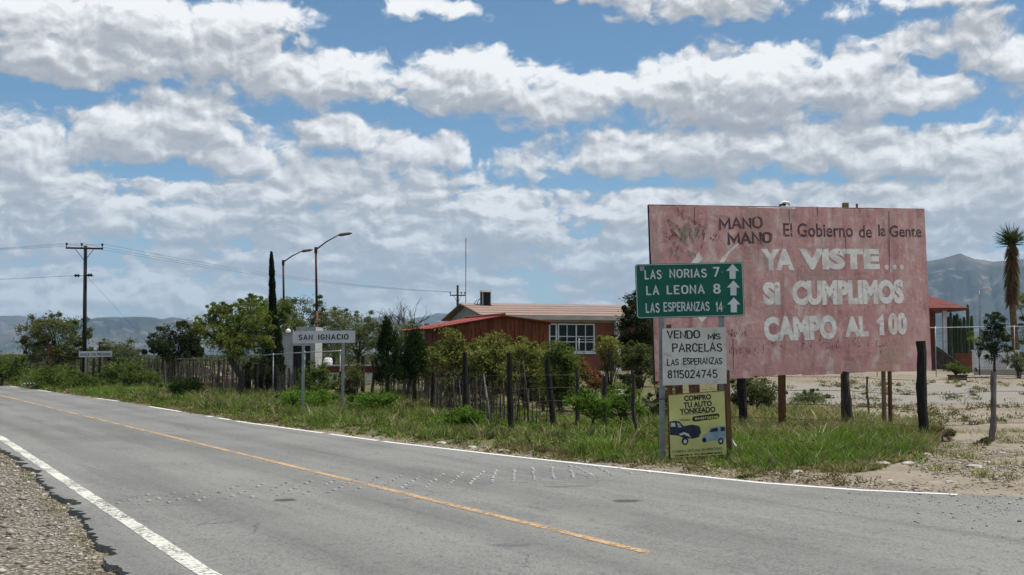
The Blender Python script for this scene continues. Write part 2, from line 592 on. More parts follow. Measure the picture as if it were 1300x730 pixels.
def mat_asphalt():
    m, n, out = material('old_grey_asphalt')
    tc = n.new('ShaderNodeTexCoord').outputs['Object']
    a = math.atan2(854, 1500)
    rot = n.new('ShaderNodeVectorRotate', rotation_type='Z_AXIS')
    n.put(rot.inputs['Vector'], tc); rot.inputs['Angle'].default_value = -a
    rv = rot.outputs[0]                                   # y now runs along the road
    big = n.noise(tc, .35, 4, .55)
    streak = n.noise(n.v('MULTIPLY', rv, (2.2, .10, 1)), 1.0, 5, .6)
    spk = n.noise(tc, 38, 3, .75)
    spk2 = n.vor(tc, 95, 'F1').outputs['Distance']
    c = n.mix(n.ss(big, .35, .65), (.155, .157, .147), (.205, .207, .193))
    c = n.mix(n.m('MULTIPLY', n.ss(streak, .45, .68), .75), c, (.225, .222, .205))
    c = n.mix(n.m('MULTIPLY', n.ss(streak, .47, .30), .6), c, (.098, .098, .092))
    spk3 = n.noise(n.v('MULTIPLY', tc, (1, .6, 1)), 13, 4, .8)
    c = n.mix(n.ss(spk, .48, .68, 0, .65), c, (.31, .308, .285))
    c = n.mix(n.m('MULTIPLY', n.ss(spk, .46, .32), .8), c, (.06, .058, .055))
    c = n.mix(n.ss(spk3, .50, .66, 0, .45), c, (.25, .248, .23))
    c = n.mix(n.m('MULTIPLY', n.ss(spk3, .46, .34), .6), c, (.085, .083, .08))
    c = n.mix(n.m('MULTIPLY', n.ss(n.noise(tc, 11, 3, .7), .60, .72), .35), c, (.12, .12, .12))
    # dusty sand drifted over the junction side
    # fine cracks
    wv = n.v('ADD', tc, n.v('SCALE', n.xyz(n.noise(tc, 1.7, 4), n.noise(tc, 2.3, 4), 0), scale=.8))
    crk = n.vor(wv, .55, 'DISTANCE_TO_EDGE').outputs['Distance']
    cm = n.m('MULTIPLY', n.ss(crk, .010, .002), n.ss(n.noise(tc, .5, 2), .50, .62))
    c = n.mix(n.m('MULTIPLY', cm, .65), c, (.05, .05, .05))
    # patches and oil stains with their own outline
    for (sx, sy, rx, ry, kc, am) in ((795, 636, .22, .16, (.05, .05, .052), .8), (706, 618, .18, .10, (.07, .07, .07), .6), (735, 617, .2, .1, (.07, .07, .07), .5),
                                     (362, 635, .14, .16, (.04, .04, .04), .8), (650, 692, .24, .12, (.09, .09, .09), .6), (755, 655, .55, .9, (.26, .25, .22), .35),
                                     (640, 622, .35, 1.0, (.25, .245, .22), .3), (300, 602, .3, .9, (.24, .235, .22), .3), (100, 557, .8, .5, (.13, .13, .13), .3)):
        g = G(sx, sy)
        q = n.v('MULTIPLY', n.v('SUBTRACT', tc, (g.x, g.y, 0)), (1 / rx, 1 / ry, 0))
        rr = n.m('ADD', n.v('LENGTH', q), n.m('MULTIPLY_ADD', n.noise(tc, 6, 4), 1.2, -.6))
        c = n.mix(n.m('MULTIPLY', n.ss(rr, 1.0, .6), am), c, kc)
    trk = n.sep(rv)[0]
    for xo in (-.25, 1.45, 3.15, 4.7):
        g0 = G(828, 703); x0_ = g0.x * math.cos(a) + g0.y * math.sin(a)
        band = n.ss(n.m('ABSOLUTE', n.m('SUBTRACT', n.m('ADD', trk, n.m('MULTIPLY', n.noise(tc, .3, 2), .6)), x0_ - 3.6 + xo + .3)), .55, .1)
        c = n.mix(n.m('MULTIPLY', band, .30), c, (.115, .115, .108))
    # tyre arc left by turning cars
    cA = G(-60, 660)
    dist = n.v('LENGTH', n.v('MULTIPLY', n.v('SUBTRACT', tc, (-9.6, 12.4, 0)), (1, 1, 0)))
    arc = n.ss(n.m('ABSOLUTE', n.m('SUBTRACT', dist, 4.9)), .22, .05)
    c = n.mix(n.m('MULTIPLY', arc, n.ss(n.noise(tc, 5, 3), .3, .7, .05, .35)), c, (.30, .295, .27))
    hgt = n.m('ADD', n.m('MULTIPLY', spk, .6), n.m('MULTIPLY', spk2, .6))
    principled(n, out, c, .88, 0, hgt, .55, .008, .25)
    return m


def mat_ground():
    m, n, out = material('dirt_and_gravel_ground')
    at = n.new('ShaderNodeAttribute'); at.attribute_name = 'col'      # r gravel, g grey yard gravel, b scrub
    gr, yd, sc = n.sep(at.outputs['Color'])
    tc = n.new('ShaderNodeTexCoord').outputs['Object']
    n1 = n.noise(tc, .45, 6, .6)
    n2 = n.noise(tc, 6, 6, .65)
    n3 = n.noise(tc, 30, 4, .7)
    sand = n.mix(n.ss(n1, .35, .65), (.195, .16, .118), (.28, .24, .185))
    sand = n.mix(n.ss(n2, .45, .75), sand, (.34, .305, .245))
    sand = n.mix(n.m('MULTIPLY', n.ss(n3, .45, .28), .6), sand, (.13, .095, .065))
    v = n.vor(tc, 24, 'F1')
    vc = n.sep(v.outputs['Color'])
    gravel = n.mix(n.ss(vc[0], 0, 1, 0, 1, False), (.17, .15, .12), (.44, .40, .34))
    gravel = n.mix(n.ss(v.outputs['Distance'], .3, .6), gravel, (.12, .10, .078))
    gravel = n.mix(n.ss(n2, .55, .8, 0, .5), gravel, (.23, .18, .12))
    yard = n.mix(n.ss(n3, .35, .65), (.15, .14, .125), (.33, .315, .28))
    yard = n.mix(n.ss(n1, .45, .7, 0, .6), yard, (.26, .215, .155))
    scrub = n.mix(n.ss(n2, .38, .62), (.075, .085, .035), (.17, .145, .08))
    edge = n.m('MULTIPLY_ADD', n2, .7, -.35)
    c = n.mix(n.ss(n.m('ADD', sc, edge), .35, .65), sand, scrub)
    c = n.mix(n.ss(n.m('ADD', yd, edge), .35, .65), c, yard)
    c = n.mix(n.ss(n.m('ADD', gr, edge), .3, .6), c, gravel)
    h = n.m('ADD', n.m('MULTIPLY', n3, .5), n.m('MULTIPLY', n2, .6))
    h = n.m('ADD', h, n.m('MULTIPLY', n.m('SUBTRACT', .6, v.outputs['Distance']), gr))
    principled(n, out, c, .95, 0, h, .7, .03, .1)
    return m


def mat_paint_line(name, c1, c2, wear=.5):
    """road paint worn through to the asphalt"""
    m, n, out = material(name)
    tc = n.new('ShaderNodeTexCoord').outputs['Object']
    f = n.noise(tc, 16, 6, .75)
    g = n.noise(tc, 1.1, 3, .5)
    w = n.m('ADD', n.m('MULTIPLY', f, .75), n.m('MULTIPLY', g, .35))
    col = n.mix(n.ss(n.noise(tc, 9, 5), .3, .7), c1, c2)
    b = n.new('ShaderNodeBsdfPrincipled')
    n.put(b.inputs['Base Color'], col)
    b.inputs['Roughness'].default_value = .75
    t = n.new('ShaderNodeBsdfTransparent')
    mx = n.new('ShaderNodeMixShader')
    n.put(mx.inputs[0], n.ss(w, wear - .07, wear + .05))
    n.put(mx.inputs[1], t.outputs[0]); n.put(mx.inputs[2], b.outputs[0])
    n.put(out.inputs['Surface'], mx.outputs[0])
    return m


def mat_board():
    m, n, out = material('faded_pink_painted_sheet')
    tc = n.new('ShaderNodeTexCoord').outputs['Object']
    oi = n.new('ShaderNodeObjectInfo').outputs['Random']
    v = n.v('MULTIPLY', tc, (1, 1, .5))
    a = n.noise(v, 1.2, 6, .65)
    b = n.noise(v, 4.5, 8, .72)
    s = n.noise(n.v('MULTIPLY', tc, (7, 7, .4)), 1.0, 6, .65)
    d = n.noise(tc, 10, 6, .75, .8)
    c = n.mix(n.ss(a, .3, .7), (.44, .22, .205), (.56, .345, .315))
    c = n.mix(n.ss(oi, 0, 1, 0, .5, False), c, (.45, .215, .20))
    c = n.mix(n.ss(b, .50, .66, 0, .9), c, (.58, .45, .40))
    c = n.mix(n.ss(n.noise(v, 2.2, 5, .7), .55, .66, 0, .32), c, (.57, .44, .40))
    c = n.mix(n.ss(n.noise(n.v('ADD', v, (7, 3, 1)), 1.9, 5, .7), .55, .66, 0, .5), c, (.34, .15, .14))
    c = n.mix(n.ss(b, .47, .34, 0, .65), c, (.25, .115, .11))
    c = n.mix(n.ss(s, .54, .70, 0, .55), c, (.27, .14, .125))
    c = n.mix(n.ss(s, .42, .30, 0, .45), c, (.52, .42, .39))
    c = n.mix(n.ss(d, .58, .68, 0, .65), c, (.58, .50, .47))
    c = n.mix(n.ss(d, .38, .30, 0, .85), c, (.13, .07, .06))
    o_ = n.noise(v, .9, 3, .5)
    c = n.mix(n.m('MULTIPLY', n.ss(o_, .56, .66), n.ss(b, .4, .6, 0, .7)), c, (.33, .21, .12))
    c = n.mix(n.m('MULTIPLY', n.ss(n.noise(v, 1.6, 5, .6), .54, .66), .5), c, (.29, .25, .20))
    h = n.m('ADD', n.m('MULTIPLY', n.noise(tc, 2.6, 4, .6, .6), 1.2), n.m('MULTIPLY', d, .25))
    principled(n, out, c, .6, 0, h, .4, .03, .3)
    return m


def mat_faded(name, c1, c2, thr, scale=6.0, soft=.08):
    """paint that has partly flaked off the sheet it is on"""
    m, n, out = material(name)
    tc = n.new('ShaderNodeTexCoord').outputs['Object']
    f = n.noise(tc, scale, 7, .72)
    col = n.mix(n.ss(n.noise(tc, scale * .6 + 2, 5, .6), .35, .65), c1, c2)
    b = n.new('ShaderNodeBsdfPrincipled')
    n.put(b.inputs['Base Color'], col)
    b.inputs['Roughness'].default_value = .7
    t = n.new('ShaderNodeBsdfTransparent')
    mx = n.new('ShaderNodeMixShader')
    n.put(mx.inputs[0], n.ss(f, thr - soft, thr + soft))
    n.put(mx.inputs[1], t.outputs[0]); n.put(mx.inputs[2], b.outputs[0])
    n.put(out.inputs['Surface'], mx.outputs[0])
    return m


def mat_brick():
    m, n, out = material('red_brick_wall')
    tc = n.new('ShaderNodeTexCoord').outputs['Object']
    x, y, z = n.sep(tc)
    u = n.m('ADD', x, y)
    bt = n.new('ShaderNodeTexBrick')
    n.put(bt.inputs['Vector'], n.xyz(u, z, 0))
    bt.inputs['Color1'].default_value = (.28, .085, .045, 1)
    bt.inputs['Color2'].default_value = (.20, .055, .032, 1)
    bt.inputs['Mortar'].default_value = (.22, .13, .09, 1)
    bt.inputs['Scale'].default_value = 1.0
    bt.inputs['Brick Width'].default_value = .26
    bt.inputs['Row Height'].default_value = .075
    bt.inputs['Mortar Size'].default_value = .008
    c = n.mix(n.ss(n.noise(tc, 2.5, 5), .3, .7, 0, .4), bt.outputs[0], (.15, .045, .03))
    principled(n, out, c, .85, 0, n.m('SUBTRACT', 1.0, bt.outputs['Fac']), .4, .01)
    return m


def mat_roof():
    m, n, out = material('tan_sheet_roofing')
    tc = n.new('ShaderNodeTexCoord').outputs['Object']
    a = n.noise(n.v('MULTIPLY', tc, (.5, 3, 3)), 1.5, 6, .6)
    c = n.mix(n.ss(a, .35, .65), (.30, .22, .18), (.24, .155, .125))
    c = n.mix(n.ss(n.noise(tc, 7, 5), .5, .75, 0, .6), c, (.36, .29, .24))
    principled(n, out, c, .75, 0, a, .2, .02)
    return m


def mat_mountain():
    m, n, out = material('scrub_covered_mountain')
    tc = n.new('ShaderNodeTexCoord').outputs['Object']
    a = n.noise(tc, .0016, 6, .6)
    b = n.noise(tc, .008, 5, .65)
    c = n.mix(n.ss(a, .35, .65), (.030, .038, .026), (.10, .088, .07))
    c = n.mix(n.ss(b, .50, .72), c, (.19, .165, .135))
    principled(n, out, c, 1.0, 0, None, spec=0)
    return m


M['asphalt'] = mat_asphalt()
M['ground'] = mat_ground()
M['line_white'] = mat_paint_line('worn_white_road_paint', (.52, .51, .44), (.68, .67, .60), .52)
M['line_white_far'] = mat_paint_line('worn_white_road_paint_thin', (.60, .59, .55), (.74, .73, .70), .43)
M['line_orange'] = mat_paint_line('worn_orange_road_paint', (.44, .25, .11), (.52, .36, .20), .52)
M['board'] = mat_board()
M['board_white'] = mat_faded('flaking_white_paint', (.78, .76, .70), (.54, .50, .455), .345, 5, .11)
M['board_black'] = mat_faded('flaking_black_paint', (.03, .02, .02), (.11, .055, .055), .41, 9, .07)
M['board_ghost'] = mat_faded('almost_erased_dark_paint', (.16, .075, .075), (.24, .115, .11), .54, 9, .06)
M['board_smear'] = mat_faded('smeared_grey_green_paint', (.24, .22, .17), (.31, .26, .19), .50, 5, .12)
M['board_red'] = mat_faded('smeared_dark_red_paint', (.24, .06, .05), (.16, .09, .05), .50, 9, .06)
M['brick'] = mat_brick()
M['roof'] = mat_roof()
M['mountain'] = mat_mountain()

# ------------------------------------------------------------------ setting: ground
def axis(lo, hi, fine, flo, fhi, grow=1.12, start=None):
    a = list(np.arange(flo, fhi + 1e-6, fine))
    s, x = fine, fhi
    while x < hi:
        s *= grow; x = min(x + s, hi); a.append(x)
    s, x = fine, flo
    b = []
    while x > lo:
        s *= grow; x = max(x - s, lo); b.append(x)
    return np.array(b[::-1] + a)


def build_ground():
    xs = axis(-15000, 15000, .14, -11, 11)
    ys = axis(-15000, 15000, .14, 7.5, 30, 1.09)
    X, Y = np.meshgrid(xs, ys)
    Z = terrain(X, Y)
    nx, ny = len(xs), len(ys)
    V = np.stack([X.ravel(), Y.ravel(), Z.ravel()], 1)
    i = np.arange(nx * ny).reshape(ny, nx)
    Fc = np.stack([i[:-1, :-1].ravel(), i[:-1, 1:].ravel(), i[1:, 1:].ravel(), i[1:, :-1].ravel()], 1)
    Ys = np.maximum(Y, 1)
    px = CX + F * X / Ys
    d = Y - edgeY(px)
    left = sstep(-.1, .1, left_edge_x(Y) - X) * sstep(90, 60, Y)
    yard = sstep(.16, .21, X / Ys) * sstep(33, 38, Y) * sstep(50, 43, Y) * (px > 900)
    yard = yard * sstep(34, 38, Y) * sstep(48, 43, Y)
    scr = sstep(.3, 1.6, d - 1.2 * sstep(880, 960, px)) * sstep(1160, 1060, px) * (1 - yard)
    scr = scr * (1 - sstep(930, 1010, px) * sstep(28, 31, Y))
    scr = np.maximum(scr, sstep(60, 100, Y) * (d > 0) * .65)
    scr = np.maximum(scr, (Y < 2) * (X > 5) * .5)
    cols = np.stack([left.ravel(), yard.ravel(), scr.ravel()], 1)
    o = np_mesh('ground', V, Fc, M['ground'], cols=cols, smooth=True)
    tag(o, kind='structure')
    return o


build_ground()


def polyline_resample(pts, step):
    out = [Vector(pts[0])]
    for a, b in zip(pts[:-1], pts[1:]):
        a, b = Vector(a), Vector(b)
        k = max(1, int((b - a).length / step))
        for i in range(1, k + 1):
            out.append(a.lerp(b, i / k))
    return out


def build_road():
    # left ragged edge (thick broken asphalt), right edge along the verge
    lp = polyline_resample([p for p in LEFT_W if p.y > 8] + [Vector((LW[0][0] + .6, 3, 0)), Vector((3.2, -30, 0))], .06)
    lp2 = []
    for p in lp:
        if 5 < p.y < 40:
            j = (float(fbm(np.array([p.x * 2.0]), np.array([p.y * 2.0]), 21, 4)[0]) - .5) * .30
            j += (float(fbm(np.array([p.x * 9.0]), np.array([p.y * 9.0]), 23, 3)[0]) - .5) * .14 + (rnd.random() - .5) * .03
            p = p + Vector((j, j * .4, 0))
        lp2.append(p)
    lp = lp2
    rp_px = list(np.linspace(-700, 2200, 240))
    rp = []
    for q in rp_px:
        Y = float(edgeY(q)) + .12
        Y += (float(fbm(np.array([q * .03]), np.array([1.0]), 4, 4)[0]) - .5) * .35 * (Y / 18)
        rp.append(Vector(((q - CX) / F * Y, Y, 0)))
    # far end of the road
    d = Vector((-854, 1500, 0)).normalized()
    far_r, far_l = rp[0] + d * 900, lp[0] + d * 900
    poly = [far_l] + lp + [Vector((60, -30, 0))] + rp[::-1] + [far_r]
    from mathutils.geometry import delaunay_2d_cdt
    k = len(poly)
    ov, oe, of, _, _, _ = delaunay_2d_cdt([Vector((p.x, p.y)) for p in poly], [], [tuple(range(k))], 1, 1e-4)
    vs = [(p.x, p.y, 0.0) for p in ov]
    fs = []
    for f in of:
        a, b, c = [ov[q] for q in f[:3]]
        fs.append(tuple(f) if (b - a).cross(c - a) > 0 else tuple(f)[::-1])
    nb = len(vs)
    vs += [(p.x, p.y, 0.0) for p in poly] + [(p.x, p.y, -0.30) for p in poly]
    fs += [(nb + i, nb + (i + 1) % k, nb + (i + 1) % k + k, nb + i + k) for i in range(k)]
    me = bpy.data.meshes.new('road')
    me.from_pydata(vs, [], fs); me.update()
    o = link_mesh('road', me, M['asphalt'])
    tag(o, kind='structure')
    return lp


LEFT_EDGE = build_road()


def ribbon(name, pts, w, mat, z=.004, label=None, gaps=None, wob=.0, parent=None):
    pts = polyline_resample(pts, .25)
    V, Fc = [], []
    for i, p in enumerate(pts):
        d = (pts[min(i + 1, len(pts) - 1)] - pts[max(i - 1, 0)]).normalized()
        nn = Vector((-d.y, d.x, 0))
        ww = w / 2 * (1 + rnd.uniform(-wob, wob))
        ww2 = w / 2 * (1 + rnd.uniform(-wob, wob))
        V += [(p.x + nn.x * ww, p.y + nn.y * ww, z), (p.x - nn.x * ww2, p.y - nn.y * ww2, z)]
        if i:
            if gaps and any(a < p.y < b for a, b in gaps):
                continue
            Fc.append((2 * i - 2, 2 * i - 1, 2 * i + 1, 2 * i))
    mb = MB(); mb.add(V, Fc)
    o = mb.build(name, mat, parent)
    tag(o, kind='structure')
    return o


dr = Vector((-854, 1500, 0)).normalized()
e0, e1 = G(828, 703), G(0, 502)
ribbon('centre_line', [e0, e1, e1 + dr * 700], .105, M['line_orange'], wob=.12)
l0, l1, l2, l3 = G(300, 752), G(265, 730), G(130, 641), G(0, 555)
ribbon('left_edge_line', [l0 + (l0 - l1) * 6, l0, l1, l2, l3, l3 + dr * 12, l3 + dr * 700], .15, M['line_white'], wob=.10)
rl = []
for q in np.linspace(-600, 1211, 120):
    Y = float(edgeY(q)) - .06
    rl.append(Vector(((q - CX) / F * Y, Y, 0)))
gaps = [(45, 53), (37.5, 42), (31.5, 34.0), (30.6, 31.2), (29.2, 29.6), (56, 61), (22.25, 22.4), (24.3, 24.4)]
ribbon('right_edge_line', rl, .125, M['line_white_far'], gaps=gaps, wob=.08)


# ------------------------------------------------------------------ mountains (real ranges kilometres away)
def build_range(name, prof, R0, depth, seed, top_noise=.05):
    """prof: list of (px, ridge py). heightfield on an arc at distance R0"""
    pxs = np.array([p[0] for p in prof], float); pys = np.array([p[1] for p in prof], float)
    azs = np.arctan((pxs - CX) / F)
    tans = (HOR - pys) / F * np.cos(azs)
    na, nr = 700, 34
    A = np.linspace(azs[0], azs[-1], na)
    T = np.linspace(0, 1, nr)
    AA, TT = np.meshgrid(A, T)
    H = np.interp(AA, azs, tans) * (R0 + depth * .5) + CAMH
    prof_r = np.sin(np.clip(TT, 0, 1) * math.pi) ** .9
    rid = 1 - np.abs(2 * fbm(AA * 95 + TT * 1.8, TT * 2.4 + AA * 14, seed, 5) - 1)
    Z = H * prof_r * (1 - .38 * (1 - rid) * (1 - prof_r ** 3)) + H * top_noise * (fbm(AA * 160, TT * 4, seed + 5) - .5) * prof_r
    Z = Z - 10 * (1 - prof_r)
    Rr = R0 + depth * TT
    V = np.stack([(np.sin(AA) * Rr).ravel(), (np.cos(AA) * Rr).ravel(), Z.ravel()], 1)
    i = np.arange(na * nr).reshape(nr, na)
    Fc = np.stack([i[:-1, :-1].ravel(), i[:-1, 1:].ravel(), i[1:, 1:].ravel(), i[1:, :-1].ravel()], 1)
    o = np_mesh(name, V, Fc, M['mountain'], smooth=True)
    tag(o, kind='structure')
    return o


build_range('mountain_range', [(-2600, 430), (-1500, 415), (-700, 405), (-200, 408), (-40, 403), (0, 401), (20, 400.5), (35, 402), (47, 404), (54, 401), (62, 403), (80, 410), (130, 418), (200, 430), (330, 451)], 10500, 2600, 3)
build_range('mountain_range', [(-300, 446), (-60, 438), (0, 428), (15, 421), (40, 424), (70, 413), (90, 408), (112, 405), (145, 402.5), (184, 402), (204, 405), (222, 403.5), (240, 407), (280, 416), (330, 424), (420, 436), (520, 451)], 8000, 2200, 14)
build_range('mountain_range', [(380, 440), (420, 418), (450, 408), (481, 402), (499, 400), (520, 405), (535, 402), (553, 398), (573, 398), (600, 404), (640, 414), (700, 424), (800, 436), (900, 449)], 11000, 2200, 25)
build_range('mountain_range', [(900, 440), (980, 410), (1060, 372), (1130, 345), (1183, 331), (1205, 327), (1222, 323), (1238, 329), (1262, 333), (1300, 330), (1380, 338), (1500, 352), (1700, 360), (2100, 380), (2800, 400), (3900, 430)], 7600, 3200, 39, .03)

exec_parts = []

# ------------------------------------------------------------------ lettering
def glyph_defs():
    def arc(cx, cy, rx, ry, a0, a1, k=9):
        return [(cx + rx * math.cos(R(a0 + (a1 - a0) * i / (k - 1))), cy + ry * math.sin(R(a0 + (a1 - a0) * i / (k - 1)))) for i in range(k)]
    g = {}
    w = .56
    g['A'] = (w, [[(0, 0), (w / 2, 1), (w, 0)], [(.11, .32), (w - .11, .32)]])
    g['B'] = (.5, [[(0, .5), (.28, .5)] + arc(.28, .25, .22, .25, 90, -90, 7)[1:] + [(0, 0), (0, 1), (.26, 1)] + arc(.26, .75, .2, .25, 90, -90, 7)[1:]])
    g['C'] = (.5, [arc(.27, .7, .25, .3, 20, 180, 7) + arc(.27, .3, .25, .3, 180, 340, 7)])
    g['D'] = (.5, [[(0, 0), (0, 1), (.22, 1)] + arc(.22, .7, .28, .3, 90, 0, 5)[1:] + arc(.22, .3, .28, .3, 0, -90, 5) + [(0, 0)]])
    g['E'] = (.44, [[(.44, 1), (0, 1), (0, 0), (.44, 0)], [(0, .52), (.36, .52)]])
    g['F'] = (.44, [[(.44, 1), (0, 1), (0, 0)], [(0, .52), (.36, .52)]])
    g['G'] = (.52, [arc(.27, .7, .25, .3, 20, 180, 7) + arc(.27, .3, .25, .3, 180, 360, 8) + [(.52, .45), (.3, .45)]])
    g['I'] = (.0, [[(0, 0), (0, 1)]])
    g['J'] = (.4, [[(.4, 1), (.4, .25)] + arc(.2, .25, .2, .25, 0, -170, 7)])
    g['L'] = (.42, [[(0, 1), (0, 0), (.42, 0)]])
    g['M'] = (.62, [[(0, 0), (0, 1), (.31, .25), (.62, 1), (.62, 0)]])
    g['N'] = (.5, [[(0, 0), (0, 1), (.5, 0), (.5, 1)]])
    g['O'] = (.54, [arc(.27, .7, .27, .3, 0, 180, 8) + arc(.27, .3, .27, .3, 180, 360, 8) + [(.54, .7)]])
    g['0'] = (.44, [arc(.22, .72, .22, .28, 0, 180, 8) + arc(.22, .28, .22, .28, 180, 360, 8) + [(.44, .72)]])
    g['P'] = (.48, [[(0, 0), (0, 1), (.26, 1)] + arc(.26, .74, .22, .26, 90, -90, 7)[1:] + [(0, .48)]])
    g['Q'] = (.54, g['O'][1] + [[(.34, .22), (.56, -.06)]])
    g['R'] = (.5, [[(0, 0), (0, 1), (.26, 1)] + arc(.26, .75, .22, .25, 90, -90, 7)[1:] + [(0, .5)], [(.26, .5), (.5, 0)]])
    g['S'] = (.48, [arc(.24, .75, .23, .25, 25, 180, 7) + [(.03, .66), (.2, .53), (.38, .44)] + arc(.24, .25, .24, .25, 30, -155, 8)])
    g['T'] = (.5, [[(0, 1), (.5, 1)], [(.25, 1), (.25, 0)]])
    g['U'] = (.5, [[(0, 1), (0, .28)] + arc(.25, .28, .25, .28, 180, 360, 8)[1:] + [(.5, 1)]])
    g['V'] = (.54, [[(0, 1), (.27, 0), (.54, 1)]])
    g['Y'] = (.54, [[(0, 1), (.27, .46), (.54, 1)], [(.27, .46), (.27, 0)]])
    g['Z'] = (.5, [[(0, 1), (.5, 1), (0, 0), (.5, 0)]])
    g['1'] = (.16, [[(0, .8), (.16, 1), (.16, 0)]])
    g['2'] = (.46, [arc(.23, .74, .22, .26, 170, -20, 8) + [(.36, .5), (0, 0), (.46, 0)]])
    g['4'] = (.5, [[(.36, 0), (.36, 1), (0, .3), (.5, .3)]])
    g['5'] = (.46, [[(.42, 1), (.05, 1), (.02, .54), (.2, .6)] + arc(.22, .3, .23, .3, 80, -150, 8)])
    g['7'] = (.46, [[(0, 1), (.46, 1), (.14, 0)]])
    g['8'] = (.46, [arc(.23, .76, .2, .24, -90, 270, 11), arc(.23, .26, .23, .26, 90, 450, 11)])
    g['9'] = (.46, [arc(.23, .72, .22, .28, -10, 350, 10) + [(.4, .3), (.2, 0)]])
    g['6'] = (.46, [[(.34, 1), (.08, .55)] + arc(.23, .28, .22, .28, 160, -200, 10)])
    g['3'] = (.44, [arc(.2, .75, .22, .25, 150, -80, 7) + arc(.2, .26, .24, .26, 80, -150, 8)])
    g['K'] = (.5, [[(0, 0), (0, 1)], [(.48, 1), (.02, .42)], [(.18, .6), (.5, 0)]])
    g[' '] = (.22, [])
    g[':'] = (.0, [[(0, .15), (0, .27)], [(0, .6), (0, .72)]])
    return g


GL = glyph_defs()


def stroke_text(text, thick=.16, gap=.2, jitter=0.0, seed=1):
    """-> verts2d+z, faces in a box 0..W x 0..1, as flat ribbons, each stroke a hair prouder than the last"""
    rr = random.Random(seed)
    V, Fc = [], []
    x = 0.0
    for ch in text:
        w, strokes = GL[ch]
        jy, js = rr.uniform(-jitter, jitter), 1 + rr.uniform(-jitter, jitter)
        for si, st in enumerate(strokes):
            pts = [Vector((x + px_ * js, py_ * js + jy)) for px_, py_ in st]
            if jitter:
                pts = [p + Vector((rr.uniform(-.35, .35) * jitter, rr.uniform(-.35, .35) * jitter)) for p in pts]
            k = len(V); h = thick / 2
            m = len(pts)
            for i, p in enumerate(pts):
                a = (p - pts[i - 1]).normalized() if i else None
                b = (pts[i + 1] - p).normalized() if i < m - 1 else None
                if a is None: a = b
                if b is None: b = a
                t = (a + b)
                if t.length < .35:
                    # sharp turn: square cap both sides
                    t = a
                t.normalize()
                nn = Vector((-t.y, t.x))
                c = max(.42, nn.dot(Vector((-a.y, a.x))))
                e = Vector((0, 0))
                if i == 0: e = -a * h * .55
                if i == m - 1: e = b * h * .55
                zz = si * .0012 + .0002 * (len(V) % 3)
                for sgn in (1, -1):
                    q = p + e + nn * (sgn * h / c)
                    V.append((q.x, q.y, zz))
                if i:
                    Fc.append((k + 2 * i - 2, k + 2 * i - 1, k + 2 * i + 1, k + 2 * i))
        x += w * js + gap + thick * .5 if strokes else w + gap * .6
    return np.array(V), Fc


def font_text(text, bold=0.0, spacing=1.0):
    cu = bpy.data.curves.new('tmp_text', 'FONT')
    cu.body = text
    cu.size = 1.0
    cu.offset = bold
    cu.space_character = spacing
    cu.resolution_u = 3
    o = bpy.data.objects.new('tmp_text', cu)
    COL.objects.link(o)
    dg = bpy.context.evaluated_depsgraph_get()
    me = bpy.data.meshes.new_from_object(o.evaluated_get(dg))
    V = np.array([v.co[:] for v in me.vertices])
    Fc = [tuple(p.vertices) for p in me.polygons]
    bpy.data.objects.remove(o); bpy.data.curves.remove(cu); bpy.data.meshes.remove(me)
    return V, Fc


class Frame:
    """a flat board standing in the place: origin, u across, w up, n towards the road"""
    def __init__(s, o, u, up=Vector((0, 0, 1))):
        s.o = Vector(o); s.u = Vector(u).normalized()
        s.w = (up - s.u * up.dot(s.u)).normalized()
        s.n = s.u.cross(s.w).normalized()
        if s.n.y > 0: s.n = -s.n

    def at(s, a, b, c=0.0):
        return s.o + s.u * a + s.w * b + s.n * c

    def px(s, px, py):
        r = Vector(ray(px, py)); c = Vector((0, 0, CAMH))
        t = (s.o - c).dot(s.n) / r.dot(s.n)
        p = c + r * t - s.o
        return p.dot(s.u), p.dot(s.w)

    def poly(s, name, pts, mat, parent, c=.004, thick=0.0):
        """pts in board metres"""
        mb = MB()
        k = len(pts)
        V = [s.at(a, b, c) for a, b in pts]
        Fc = [tuple(range(k))]
        if thick:
            V += [s.at(a, b, c - thick) for a, b in pts]
            Fc += [tuple(range(2 * k - 1, k - 1, -1))] + [(i, (i + 1) % k, (i + 1) % k + k, i + k) for i in range(k)]
        mb.add(V, Fc)
        return mb.build(name, mat, parent)

    def text(s, name, geo, tl, br, mat, parent, c=.004, tr=None):
        """lettering filling the pixel box tl..br (tr optional, for a slant)"""
        V, Fc = geo
        V = V.copy()
        mn, mx = V[:, :2].min(0), V[:, :2].max(0)
        a0, b1 = s.px(*tl); a1, b0 = s.px(*br)
        if tr is not None:
            _, b1r = s.px(*tr)
            slope = (b1r - b1) / (a1 - a0)
        else:
            slope = 0
        x = (V[:, 0] - mn[0]) / (mx[0] - mn[0]); y = (V[:, 1] - mn[1]) / (mx[1] - mn[1])
        hh = b1 - (b0 - slope * (a1 - a0))
        A = a0 + x * (a1 - a0); B = (b1 - hh) + y * hh + slope * (A - a0)
        mb = MB()
        mb.add([s.at(a, b, c + float(z) * .25) for a, b, z in zip(A, B, V[:, 2])], Fc)
        return mb.build(name, mat, parent)


